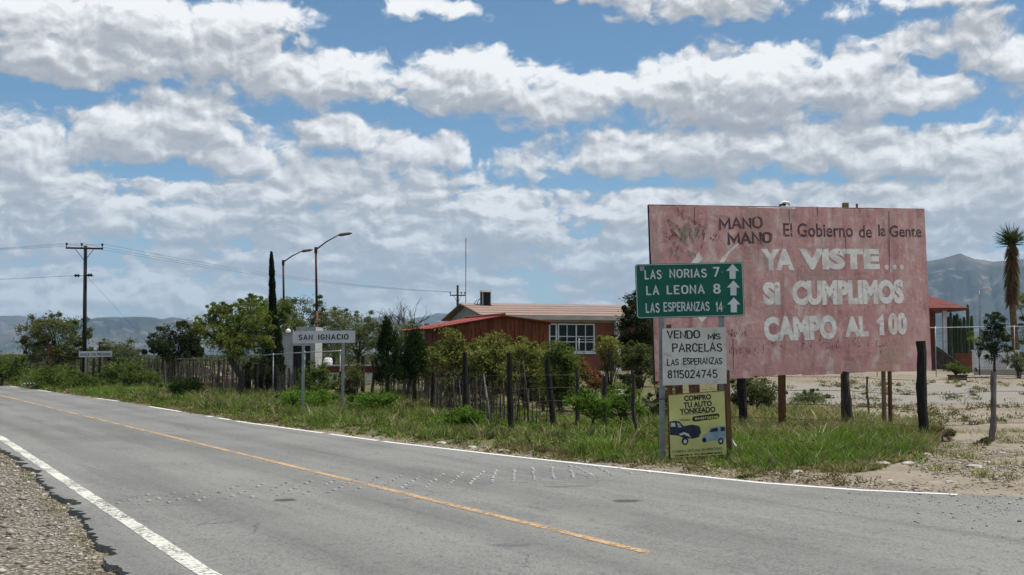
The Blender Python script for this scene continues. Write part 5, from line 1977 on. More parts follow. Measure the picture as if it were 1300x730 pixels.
# ------------------------------------------------------------------ fence along the road: posts, wire, pickets
ROADFENCE = empty('road_fence', onG(942, 24), 'wire fence on charred and grey posts along the verge behind the signs', 'fence')


def fpost(px_, pyb, pyt, wpx, mat, lean=0.0, crook=0.0, Y=None):
    wpx *= .88
    b = G(px_, pyb)
    Y = Y or b.y
    b = onG(px_, Y)
    t = P(px_ + lean, pyt, Y)
    r_ = wpx * Y / F / 2
    k = 9
    pts, rad = [], []
    for i in range(k + 1):
        f = i / k
        p = b.lerp(t, f) + Vector((math.sin(f * 6.0 + px_) * crook + rnd.uniform(-.006, .006), rnd.uniform(-.006, .006), 0))
        pts.append(p); rad.append(r_ * (1.08 - .18 * f) * rnd.uniform(.93, 1.07))
    pts[0] = pts[0] + Vector((0, 0, -.2))
    mb = MB(); mb.tube(pts, rad, 9, wob=.12)
    mb.build('post', M[mat], ROADFENCE, smooth=False)
    return b, t


posts = [
    fpost(1256, 563, 472, 8.5, 'grey_wood', 6, .012), fpost(1171, 562, 433, 15, 'black_wood', -3, .018), fpost(1074, 556, 472, 11, 'dark_wood', 1, .03),
    fpost(942, 560, 478, 14, 'black_wood', 0, .01, 24.4), fpost(806, 552, 475, 6, 'dark_wood', -3, .02), fpost(767, 545, 477, 8, 'dark_wood', 1, .01),
    fpost(733, 545, 470, 6, 'dark_wood', 0, .01), fpost(703, 546, 456, 9, 'black_wood', -9, .0), fpost(649, 552, 448, 9, 'black_wood', -3, .008),
    fpost(592, 535, 447, 8, 'black_wood', -2, .006), fpost(550, 521, 462, 6.5, 'black_wood', 0, .01), fpost(519, 514, 470, 6, 'dark_wood', 2, .02),
    fpost(475, 510, 458, 5, 'dark_wood', -2, .04), fpost(461, 505, 452, 6, 'black_wood', 0, .0),
]
fpost(443, 505, 460, 3, 'dark_wood'); fpost(1100.5, 548, 478, 3, 'dark_wood', 0, .01, 31)
for (a, b_, c, d_) in ((360, 500, 463, 5.5), (352, 503, 462, 5), (343, 501, 466, 5), (335, 503, 463, 4.5), (326.5, 503, 462, 7), (316, 502, 463, 8), (368, 506, 467, 4), (379, 508, 470, 4)):
    fpost(a, b_, c, d_, 'black_wood' if d_ > 4.2 else 'dark_wood', rnd.uniform(-1.5, 1.5), .02)
hb = []
for (i, j) in zip(posts[:-1], posts[1:]):
    for f in (.25, .47, .68, .88):
        p0, p1 = i[0] + Vector((0, 0, 1.35 * f)), j[0] + Vector((0, 0, 1.35 * f))
        m_ = p0.lerp(p1, .5) + Vector((0, 0, -.02 * (p1 - p0).length / 3))
        mb = MB(); mb.tube([p0, m_, p1], .0045, 4)
        # barbs
        for k in range(int((p1 - p0).length / .45)):
            q = p0.lerp(p1, (k + .5) * .45 / (p1 - p0).length)
            mb.tube([q + Vector((-.01, 0, -.02)), q + Vector((.01, 0, .02))], .003, 3)
        mb.build('wire', M['wire'], ROADFENCE)
# wires leaving to the right
for f in (.25, .47, .68, .88):
    p0 = posts[0][0] + Vector((0, 0, 1.35 * f))
    mb = MB(); mb.tube([p0, p0 + Vector((6, -.6, .05))], .0045, 4); mb.build('wire', M['wire'], ROADFENCE)
fpost(1480, 566, 440, 12, 'black_wood')


def stick_fence(name, label, path, spacing, hgt, rad, mats, rail=None, lean=.03, railmat='grey_wood', seed=1):
    rr = random.Random(seed)
    pts = [onG(px_, Y) for px_, Y in path]
    root = empty(name, pts[0], label, 'fence')
    line = polyline_resample(pts, spacing)
    for i, p in enumerate(line):
        z = tz(p.x, p.y)
        h = hgt * rr.uniform(.82, 1.15)
        q = Vector((p.x + rr.uniform(-.02, .02), p.y + rr.uniform(-.04, .04), z))
        t = q + Vector((rr.gauss(0, lean) * h, rr.gauss(0, lean) * h, h))
        r_ = rad * rr.uniform(.7, 1.3)
        mb = MB(); mb.tube([q + Vector((0, 0, -.08)), q.lerp(t, .5) + Vector((rr.uniform(-.015, .015), 0, 0)), t], [r_, r_ * .9, r_ * .7], 5)
        mb.build('stake', M[rr.choice(mats)], root)
    if rail:
        for (h, r_) in rail:
            ps = [Vector((p.x, p.y - .05, tz(p.x, p.y) + h + rr.uniform(-.05, .05))) for p in line[::9]] + [Vector((line[-1].x, line[-1].y - .05, tz(line[-1].x, line[-1].y) + h))]
            mb = MB(); mb.tube(ps, r_, 6, wob=.15); mb.build('rail', M[railmat], root)
    return root


stick_fence('picket_fence', 'rustic fence of thin dark sticks in front of the shrubs and shack', [(692, 27.0), (640, 28.0), (596, 30.5), (552, 35)], .125, .95, .017, ['dark_wood', 'dark_wood', 'grey_wood'], rail=[(.42, .008), (.75, .008)], railmat='wire', seed=2)
stick_fence('picket_fence', 'pale stick fence below the two junipers', [(548, 37), (520, 40.5), (484, 44)], .14, .85, .018, ['grey_wood', 'grey_wood', 'dark_wood'], rail=[(.5, .008)], railmat='wire', seed=3)
stick_fence('cane_fence', 'long grey cane fence with a crooked top rail left of the cypress', [(340, 48), (300, 51), (250, 56), (205, 62), (166, 68)], .15, 1.42, .028, ['dark_wood', 'grey_wood', 'dark_wood', 'dark_wood'], rail=[(1.46, .035), (.6, .02)], lean=.05, seed=4)
stick_fence('picket_fence', 'dark stick fence beside the white gatehouse', [(384, 44), (372, 45), (352, 47)], .15, 1.05, .022, ['dark_wood'], rail=[(.5, .008)], railmat='wire', seed=5)
stick_fence('picket_fence', 'old dark fence posts under the big olive tree at the far left', [(135, 72), (90, 80), (22, 88)], 1.5, 1.35, .07, ['black_wood', 'dark_wood'], rail=[(1.0, .012), (.6, .012)], railmat='wire', lean=.04, seed=6)
# slender pale trunks among the pickets
for (xb, yb, xt, yt, lab) in ((621, 545, 614, 474, 'bare pale sapling trunk leaning left among the dark pickets'), (671, 535, 664, 455, 'thin bare sapling stem between the two tall black posts'),
                              (655, 530, 660, 460, 'thin dark sapling stem just right of the tall black post')):
    b_ = onG(xb, 27.2); t_ = P(xt, yt, 27.2)
    root = empty('sapling', b_, lab, 'sapling')
    mb = MB(); mb.tube([b_ + Vector((0, 0, -.1)), b_.lerp(t_, .4) + Vector((.02, 0, 0)), t_], [.045 if xb == 621 else .022, .035 if xb == 621 else .018, .012], 7, wob=.1)
    mb.build('trunk', M['pale_bark' if xb == 621 else 'bark'], root, smooth=True)
    mb = MB()
    for k in range(5):
        q = b_.lerp(t_, .5 + k * .1)
        mb.tube([q, q + Vector((rnd.uniform(-.3, .3), rnd.uniform(-.1, .1), rnd.uniform(.2, .4)))], [.01, .004], 4)
    mb.build('twigs', M['bark'], root)


# ------------------------------------------------------------------ white gatehouse, walls, rubble on the left
def build_left_things():
    Y0 = 66.0
    def X(px_, Y=Y0): return (px_ - CX) / F * Y
    def Z(py_, Y=Y0): return CAMH + (HOR - py_) / F * Y
    b = onG(380, Y0)
    root = empty('gatehouse', b, 'small white gatehouse with a dark doorway behind the SAN IGNACIO sign', 'building')
    def bx(name, x0, x1, y0, y1, a, c, mat):
        mb = MB(); mb.box(((x0 + x1) / 2, (y0 + y1) / 2, (a + c) / 2), (x1 - x0, y1 - y0, c - a)); return mb.build(name, mat, root)
    bx('wall', X(359), X(372), Y0, Y0 + 2.4, -.1, Z(423), M['shaded_white'])
    bx('wall', X(394.5), X(400.5), Y0, Y0 + 2.4, -.1, Z(423), M['shaded_white'])
    bx('wall', X(372), X(394.5), Y0 + .02, Y0 + .3, Z(439), Z(423), M['shaded_white'])
    bx('wall', X(372), X(394.5), Y0 + 2.1, Y0 + 2.4, -.1, Z(423), M['shaded_white'])
    bx('door', X(372), X(394.5), Y0 + .3, Y0 + .36, 0, Z(439), M['black_metal'])
    bx('parapet', X(376), X(401), Y0 - .05, Y0 + 2.45, Z(423), Z(415), M['shaded_white'])
    bx('roof', X(358), X(402), Y0 - .08, Y0 + 2.5, Z(423) - .0 - .004, Z(423) + .05, M['plaster'])
    # maroon and white low wall to the right
    root = empty('banded_wall', onG(480, 66), 'long low wall painted maroon over white behind the junipers', 'wall')
    mb = MB(); mb.box(((X(405) + X(548)) / 2, Y0, .2), (X(548) - X(405), .2, 1.0)); mb.build('lower_wall', M['white_paint'], root)
    mb = MB(); mb.box(((X(405) + X(548)) / 2, Y0 - .01, .86), (X(548) - X(405), .22, .36)); mb.build('band', M['maroon'], root)
    mb = MB(); mb.box(((X(405) + X(548)) / 2, Y0, 1.08), (X(548) - X(405) + .1, .26, .07)); mb.build('coping', M['white_paint'], root)
    # white tank
    bt = onG(417, 78)
    mb = MB(); mb.tube([bt, bt + Vector((0, 0, 1.2)), bt + Vector((0, 0, 1.42)), bt + Vector((0, 0, 1.52))], [.34, .34, .26, .10], 18)
    o = mb.build('water_tank', M['plastic_white'], None, smooth=False, origin=bt); tag(o, 'bright white water tank showing between the lamp post and the grey-green tree', 'water tank')
    # white ball on the gatehouse
    p = P(366, 420, Y0 + .6)
    mb = MB(); mb.tube([p + Vector((0, 0, -.12)), p + Vector((0, 0, -.08)), p + Vector((0, 0, 0.04)), p + Vector((0, 0, .12))], [.08, .14, .14, .05], 10)
    o = mb.build('globe_lamp', M['plastic_white'], None, smooth=True, origin=p); tag(o, 'small white globe lamp on the flat gatehouse roof', 'lamp')
    # rubble heap behind the cane fence
    rr = random.Random(8)
    hb_ = onG(278, 62)
    root = empty('rubble_heap', hb_, 'heap of pale broken stones behind the cane fence', 'rubble')
    for k in range(70):
        x_, h_ = rr.uniform(-1.7, 1.7), 0
        z_ = rr.uniform(0, 1.35 * (1 - abs(x_) / 1.9))
        c = hb_ + Vector((x_, rr.uniform(-.5, .5) + (1.35 - z_) * -.3, z_))
        s = rr.uniform(.10, .22)
        V = []
        for i in range(8):
            V.append(c + Vector(((1 if i & 1 else -1) * s * rr.uniform(.6, 1.1), (1 if i & 2 else -1) * s * rr.uniform(.6, 1.1), (1 if i & 4 else -1) * s * rr.uniform(.4, .8))))
        mb = MB(); mb.add(V, [(0, 2, 3, 1), (4, 5, 7, 6), (0, 1, 5, 4), (1, 3, 7, 5), (3, 2, 6, 7), (2, 0, 4, 6)])
        mb.build('stone', M['rubble'], root)
    b = onG(280, 54)
    root = empty('orange_kerb_wall', b, 'low faded orange wall on a white base under the mesquite tree', 'wall')
    mb = MB(); mb.box((b.x, b.y, .34), (48 * 54 / F, .3, .16)); mb.build('coping', M['orange_wall'], root)
    mb = MB(); mb.box((b.x, b.y + .02, .12), (46 * 54 / F, .2, .28)); mb.build('lower_wall', M['plaster'], root)


build_left_things()


# ------------------------------------------------------------------ street lamps, poles, wires
def street_lamp(label, px_, pytop, Y, arm_px, arm_py, mid=(.55, .9)):
    b = onG(px_, Y)
    t = P(px_ - 1, pytop, Y)
    root = empty('street_lamp', b, label, 'street lamp', 'rusty street lamps beyond the sign')
    mb = MB(); mb.tube([b + Vector((0, 0, -.1)), b + Vector((0, 0, (t.z - b.z) * .52))], [.13, .12], 10); mb.build('lower_pole', M['rust_steel'], root, smooth=True)
    mb = MB(); mb.tube([b + Vector((0, 0, (t.z - b.z) * .52)), t], [.09, .075], 10); mb.build('upper_pole', M['rust_steel'], root, smooth=True)
    a = P(arm_px, arm_py, Y - 1.0)
    k = t.lerp(a, .72); k.z = a.z - .02
    k = Vector((t.x + (a.x - t.x) * .62, t.y + (a.y - t.y) * .62, a.z - .10))
    mb = MB(); mb.tube([t - Vector((0, 0, .05)), t.lerp(k, .5) + Vector((0, 0, .05)), k], [.06, .05, .045], 8); mb.build('arm', M['lamp_grey'], root, smooth=True)
    mb = MB(); mb.tube([k, k.lerp(a, .15), k.lerp(a, .8), a], [.05, .11, .10, .04], 8); mb.build('lamp_head', M['lamp_grey'], root, smooth=True)
    mb = MB()
    mb.tube([t - Vector((0, 0, .3)), t + Vector((0, 0, .12))], .11, 8); mb.build('bracket', M['rust_steel'], root)


street_lamp('shorter rusty street lamp right beside the cypress', 360.5, 332, 93, 397, 317)
street_lamp('taller rusty street lamp with its arm reaching right', 402, 316, 82, 447, 296)


def build_yard_lamp():
    Y = 60
    b = onG(1243.5, Y); t = P(1243.5, 368, Y)
    root = empty('street_lamp', b, 'grey street lamp with a pale head in the yard left of the yucca', 'street lamp')
    mb = MB(); mb.tube([b, t], [.06, .045], 8); mb.build('pole', M['galv'], root, smooth=True)
    a = P(1259, 368, Y - .3)
    mb = MB(); mb.tube([t, P(1249, 366, Y)], .03, 6); mb.build('arm', M['galv'], root)
    mb = MB(); mb.tube([P(1247, 366.5, Y), P(1250, 366, Y), P(1256, 366.5, Y - .2), a], [.04, .10, .10, .04], 8); mb.build('lamp_head', M['plastic_white'], root, smooth=True)


build_yard_lamp()


def utility_pole(label, px_, Y, pytop, arm_py, arm_half, lower=True):
    b = onG(px_, Y); t = P(px_, pytop, Y)
    root = empty('utility_pole', b, label, 'utility pole', 'wooden power line poles')
    mb = MB(); mb.tube([b + Vector((0, 0, -.2)), t], [.135, .10], 10); mb.build('pole', M['black_wood'], root, smooth=True)
    z = P(px_, arm_py, Y).z
    d = Vector((.95, .25, 0)).normalized()
    arms = []
    mb = MB(); c = Vector((t.x, t.y - .15, z))
    mb.tube([c - d * arm_half, c + d * arm_half], .055, 4); mb.build('crossarm', M['black_wood'], root)
    for s in (-1, 1):
        mb = MB(); mb.tube([c + d * (s * arm_half * .5) - Vector((0, 0, .03)), Vector((t.x, t.y - .1, z - .75))], .018, 4); mb.build('brace', M['black_metal'], root)
    for s in (-.95, -.15 if lower else .5, .95):
        q = c + d * (s * arm_half) + Vector((0, 0, .05))
        mb = MB(); mb.tube([q, q + Vector((0, 0, .10)), q + Vector((0, 0, .14)), q + Vector((0, 0, .22)), q + Vector((0, 0, .26))], [.02, .02, .065, .075, .03], 8); mb.build('insulator', M['black_metal'], root)
        arms.append(q + Vector((0, 0, .24)))
    return root, t, arms, d


pA, tA, armsA, dA = utility_pole('tall dark utility pole with crossarm standing by the warning sign', 108.5, 70, 312, 315.5, 1.05)
pB, tB, armsB, dB = utility_pole('distant utility pole with crossarm behind the brick house', 581, 108, 362, 375, .72, False)
# secondary rack on the first pole
z = P(108, 350, 70).z
for s in (-.5, -.34, .12, .28, .42):
    q = Vector((tA.x + s, tA.y - .12, z + (.03 if s > 0 else 0)))
    mb = MB(); mb.tube([q + Vector((0, 0, -.10)), q + Vector((0, 0, -.03)), q + Vector((0, 0, .03)), q + Vector((0, 0, .1))], [.03, .08, .08, .03], 8); mb.build('insulator', M['black_metal'], pA)
mb = MB(); mb.tube([Vector((tA.x - .6, tA.y - .1, z)), Vector((tA.x + .55, tA.y - .1, z - .02))], .02, 5); mb.build('rack', M['black_metal'], pA)
# guy wire
mb = MB(); mb.tube([Vector((tA.x, tA.y, z + .1)), P(172, 418, 74), onG(225, 78)], .006, 4)
mb.build('guy_wire', M['wire'], pA)


def cable(name, label, p0, p1, sag, r_=.006, group='overhead power cables'):
    mb = MB(); pts = []
    for i in range(25):
        f = i / 24
        p = p0.lerp(p1, f); p.z -= sag * 4 * f * (1 - f); pts.append(p)
    mb.tube(pts, r_, 4)
    o = mb.build(name, M['wire'], None, origin=p0)
    tag(o, label, 'cable', group)


labs = ['lowest overhead power cable between the two wooden poles', 'middle overhead power cable between the two wooden poles', 'uppermost overhead power cable between the two wooden poles']
for k in range(3):
    cable('power_cable', labs[k], armsA[k], armsB[k], .55)
for k in range(3):
    q = P(-260 + k * 10, 328 - 3 * k, 62) + Vector((-6, -3, 0))
    cable('power_cable', ['front', 'middle', 'rear'][k] + ' overhead cable running left from the pole top out of view', armsA[k], q, .35)
for k in range(2):
    q = P(-260, 362 + 5 * k, 62) + Vector((-6, -3, 0))
    cable('power_cable', ['upper', 'lower'][k] + ' service cable running left from the pole rack', Vector((tA.x - .5, tA.y - .1, z)), q, .2, .005)
mb = MB(); b_ = onG(62, 80); mb.tube([b_, b_ + Vector((0, 0, 2.4))], [.07, .06], 8)
o = mb.build('rusty_post', M['rust_steel'], None, origin=b_); tag(o, 'reddish rusty post in front of the large olive tree', 'post')
mb = MB(); b_ = onG(128, 66); mb.tube([b_, b_ + Vector((0, 0, 1.9)), b_ + Vector((-.03, 0, 2.2))], [.09, .08, .06], 8)
o = mb.build('gate_post', M['black_wood'], None, origin=b_); tag(o, 'black gate post behind the right end of the warning sign', 'post')
mb = MB(); b_ = onG(120, 66); mb.tube([b_, b_ + Vector((0, 0, 1.45))], [.07, .06], 8); mb.tube([b_ + Vector((0, -.05, 1.2)), b_ + Vector((.4, -.05, .95))], .025, 5)
o = mb.build('gate_post', M['dark_wood'], None, origin=b_); tag(o, 'short dark gate post with a pale cross stick under the warning sign', 'post')
# bracket on the far left of the billboard seen behind the green sign
b_ = P(831, 330, 22.6)
mb = MB(); mb.tube([Vector((P(826, 335, 22.6).x, 22.6, P(826, 345, 22.6).z)), P(826, 322, 22.6), P(831, 316, 22.5)], .01, 5)
o = mb.build('wire_hook', M['black_metal'], None, origin=b_); tag(o, 'thin bent wire at the left edge of the pink billboard', 'wire')


# ------------------------------------------------------------------ litter and rocks
def lump(name, label, cat, pos, size, mat, seed, group=None, smooth=False):
    rr = random.Random(seed)
    n_, m_ = 8, 5
    V, Fc = [], []
    for j in range(m_ + 1):
        ph = -math.pi / 2 + math.pi * j / m_
        for i in range(n_):
            a = 2 * math.pi * i / n_
            k = rr.uniform(.72, 1.12)
            V.append((pos.x + math.cos(a) * math.cos(ph) * size[0] * k, pos.y + math.sin(a) * math.cos(ph) * size[1] * k, pos.z + size[2] * .75 + math.sin(ph) * size[2] * k))
    for j in range(m_):
        for i in range(n_):
            Fc.append((j * n_ + i, j * n_ + (i + 1) % n_, (j + 1) * n_ + (i + 1) % n_, (j + 1) * n_ + i))
    mb = MB(); mb.add(V, Fc)
    o = mb.build(name, mat, None, smooth=smooth, origin=pos)
    tag(o, label, cat, group)


def gp(px_, py_):
    g = G(px_, py_)
    return Vector((g.x, g.y, tz(g.x, g.y)))


lump('rubbish_bag', 'crumpled black rubbish bag in the grass edge below the billboard', 'bag', gp(981, 595), (.11, .09, .085), M['asphalt_dark'], 1, None, True)
lump('tyre_scrap', 'black scrap of tyre on the verge beside the white line', 'tyre scrap', gp(693, 575), (.12, .08, .05), M['asphalt_dark'], 2)
lump('white_rock', 'white painted rock beside the far left road edge', 'rock', gp(37, 492), (.42, .2, .15), M['plastic_white'], 3)
lump('white_bundle', 'small white bundle lying by the house beside the rust-brown bush', 'bundle', onG(785, 33) + Vector((0, 0, .35)), (.14, .12, .16), M['plastic_white'], 4)
b_ = P(933, 560, 18.6)
mb = MB(); mb.add([Vector((b_.x - .09, b_.y, b_.z + .13)), Vector((b_.x + .03, b_.y, b_.z - .13)), Vector((b_.x + .10, b_.y + .02, b_.z - .16)), Vector((b_.x - .09, b_.y + .05, b_.z - .10)), Vector((b_.x - .06, b_.y + .04, b_.z + .06))], [(0, 3, 1), (1, 3, 2), (0, 1, 4), (1, 2, 4), (0, 4, 3), (3, 4, 2)])
o = mb.build('paper_sheet', M['plastic_white'], None, origin=b_); tag(o, 'torn white paper sheet leaning against the right post of the yellow poster', 'paper')
b_ = onG(1067, 30)
lump('teal_scrap', 'small pale teal scrap in the dry grass behind the billboard', 'scrap', onG(1068, 33), (.12, .08, .05), mat_var('pale_teal_plastic', (.2, .4, .4), (.3, .5, .5), 4), 6)
rk = [(1235, 594, .11), (1152, 590, .09), (1120, 592, .10), (1252, 588, .06), (1082, 592, .08), (1012, 602, .07), (700, 585, .08), (640, 573, .09), (770, 591, .08), (1176, 578, .07), (925, 606, .06), (1272, 575, .06), (600, 568, .07),
      (560, 563, .08), (1205, 610, .05), (1130, 607, .05)]
for i, (x_, y_, s) in enumerate(rk):
    lump('roadside_rock', 'pale angular rock lying on the dirt strip between the white line and the verge', 'rock', gp(x_, y_) - Vector((0, 0, s * .25)), (s * 1.2, s, s * .5), M['stone'], 40 + i, 'pale rocks on the dirt verge')


# ------------------------------------------------------------------ gravel and pebbles (uncountable)
def pebbles(name, pts, size, seed, ca, cb, flat=.55):
    r = np.random.default_rng(seed)
    n_ = len(pts)
    # squashed octahedra
    D = np.array([(1, 0, 0), (0, 1, 0), (-1, 0, 0), (0, -1, 0), (0, 0, 1), (0, 0, -1)], float)
    Fo = np.array([(0, 1, 4), (1, 2, 4), (2, 3, 4), (3, 0, 4), (1, 0, 5), (2, 1, 5), (3, 2, 5), (0, 3, 5)])
    a = r.random(n_) * 6.283
    ca_, sa_ = np.cos(a), np.sin(a)
    s = size * r.lognormal(0, .45, n_)
    V = D[None] * r.uniform(.6, 1.25, (n_, 6, 1))
    V[:, :, 2] *= flat
    x = V[:, :, 0] * ca_[:, None] - V[:, :, 1] * sa_[:, None]
    y = V[:, :, 0] * sa_[:, None] + V[:, :, 1] * ca_[:, None]
    V = np.stack([x, y, V[:, :, 2]], 2) * s[:, None, None] + pts[:, None, :]
    V[:, :, 2] += (s * .15)[:, None]
    Fc = (Fo[None] + (np.arange(n_) * 6)[:, None, None]).reshape(-1, 3)
    t = r.random(n_)[:, None] ** 1.3
    c = np.array(ca) * (1 - t) + np.array(cb) * t
    o = np_mesh(name, V.reshape(-1, 3), Fc, M['pebble'], cols=np.repeat(c, 6, 0))
    tag(o, kind='stuff')
    return o


def scatter_px(n_, px0, px1, ya, yb, seed):
    """points uniform on the ground between picture columns; ya, yb functions of px giving distance limits"""
    r = np.random.default_rng(seed)
    px_ = r.uniform(px0, px1, n_ * 3)
    a, b = ya(px_), yb(px_)
    u = r.random(n_ * 3)
    Y = np.sqrt(a * a + u * (b * b - a * a))
    w = (b * b - a * a); w = np.clip(w, 0, None)
    keep = (r.random(n_ * 3) < w / w.max()) & (b > a)
    px_, Y = px_[keep][:n_], Y[keep][:n_]
    X = (px_ - CX) / F * Y
    return px_, X, Y


# left gravel shoulder
r = np.random.default_rng(5)
N_ = 26000
Yp = np.sqrt(r.uniform(7.8 ** 2, 24 ** 2, N_))
Xp = left_edge_x(Yp) + .1 - r.random(N_) ** .8 * 5.5
pxp = CX + F * Xp / Yp
k = (pxp > -60)
Xp, Yp = Xp[k], Yp[k]
pebbles('gravel', np.stack([Xp, Yp, terrain(Xp, Yp)], 1), .017, 6, (.14, .12, .095), (.50, .465, .40))
# right dirt strip and yard
px_, Xp, Yp = scatter_px(16000, 520, 1330, lambda p: edgeY(p) + np.where(p > 1200, -.2, .06), lambda p: edgeY(p) + np.where(p > 1150, 9, 1.3), 8)
den = np.where(px_ > 1150, sstep(.36, .62, fbm(Xp * 1.1, Yp * 1.1, 3)) * .9 + .1, .6)
k = r.random(len(px_)) < den
px_, Xp, Yp = px_[k], Xp[k], Yp[k]
zz = np.maximum(terrain(Xp, Yp), np.where(Yp < edgeY(px_) + .1, .002, -1))
pebbles('gravel', np.stack([Xp, Yp, zz], 1), .014, 7, (.16, .125, .085), (.46, .41, .33))
# loose pebbles over the asphalt near the junction and the left edge line
px_, Xp, Yp = scatter_px(1100, 1000, 1330, lambda p: edgeY(p) - 3.2, lambda p: edgeY(p), 9)
fall = r.random(len(px_)) < np.exp(-(edgeY(px_) - Yp) / 1.1) * sstep(1000, 1250, px_)
px_, Xp, Yp = px_[fall], Xp[fall], Yp[fall]
pebbles('gravel', np.stack([Xp, Yp, np.full(len(Xp), .002)], 1), .010, 10, (.12, .11, .095), (.5, .46, .4))


# ------------------------------------------------------------------ grass (uncountable)
def grass(name, X, Y, h, w, cols, seed, lean=.35, per=0):
    """blades; with per > 0 every point becomes a tuft of about that many blades fanning outwards"""
    r = np.random.default_rng(seed)
    b = None
    if per:
        cnt = r.poisson(per, len(X)) + 3
        idx = np.repeat(np.arange(len(X)), cnt)
        X, Y, h, w, cols = X[idx], Y[idx], h[idx], w[idx], cols[idx]
        b = r.random(len(X)) * 6.283
        rad = h * .28 * np.sqrt(r.random(len(X)))
        X, Y = X + np.cos(b) * rad, Y + np.sin(b) * rad
        h = h * r.uniform(.45, 1.15, len(X))
        cols = cols * r.uniform(.7, 1.3, (len(X), 1))
        k = r.random(len(X)) < .09
        cols = np.where(k[:, None], ST * r.uniform(.6, 1.0, (len(X), 1)), cols)
    n_ = len(X)
    Z = terrain(X, Y) - .02
    a = r.random(n_) * 6.283
    dx, dy = np.cos(a), np.sin(a)
    b = r.random(n_) * 6.283 if b is None else b + r.normal(0, .5, n_)
    L = lean * h * r.uniform(.3, 2.6, n_)
    V = np.empty((n_, 5, 3))
    base = np.stack([X, Y, Z], 1)
    side = np.stack([dx, dy, 0 * dx], 1) * (w / 2)[:, None]
    bend = np.stack([np.cos(b) * L, np.sin(b) * L, h], 1)
    mid = np.stack([np.cos(b) * L * .35, np.sin(b) * L * .35, h * .6], 1)
    V[:, 0] = base - side; V[:, 1] = base + side
    V[:, 2] = base + mid + side * .8; V[:, 3] = base + bend; V[:, 4] = base + mid - side * .8
    V = V.reshape(-1, 3)
    k = np.arange(n_) * 5
    tri = np.concatenate([np.stack([k, k + 1, k + 2], 1), np.stack([k, k + 2, k + 4], 1), np.stack([k + 4, k + 2, k + 3], 1)])
    o = np_mesh(name, V, tri, M['grass'], cols=np.repeat(cols, 5, 0))
    tag(o, kind='stuff')
    return o


BR, OL, ST, BN, DK = np.array((.13, .235, .032)), np.array((.15, .17, .058)), np.array((.42, .37, .22)), np.array((.26, .20, .12)), np.array((.05, .08, .026))


def mixc(ws, r):
    """ws: list of (weights array, colour)"""
    W_ = np.stack([w for w, _ in ws], 1); W_ = W_ / W_.sum(1, keepdims=True)
    cum = W_.cumsum(1)
    u = r.random(len(W_))[:, None]
    idx = np.minimum((u > cum).sum(1), len(ws) - 1)
    C = np.array([c for _, c in ws])[idx]
    return C * r.uniform(.7, 1.35, (len(C), 1))


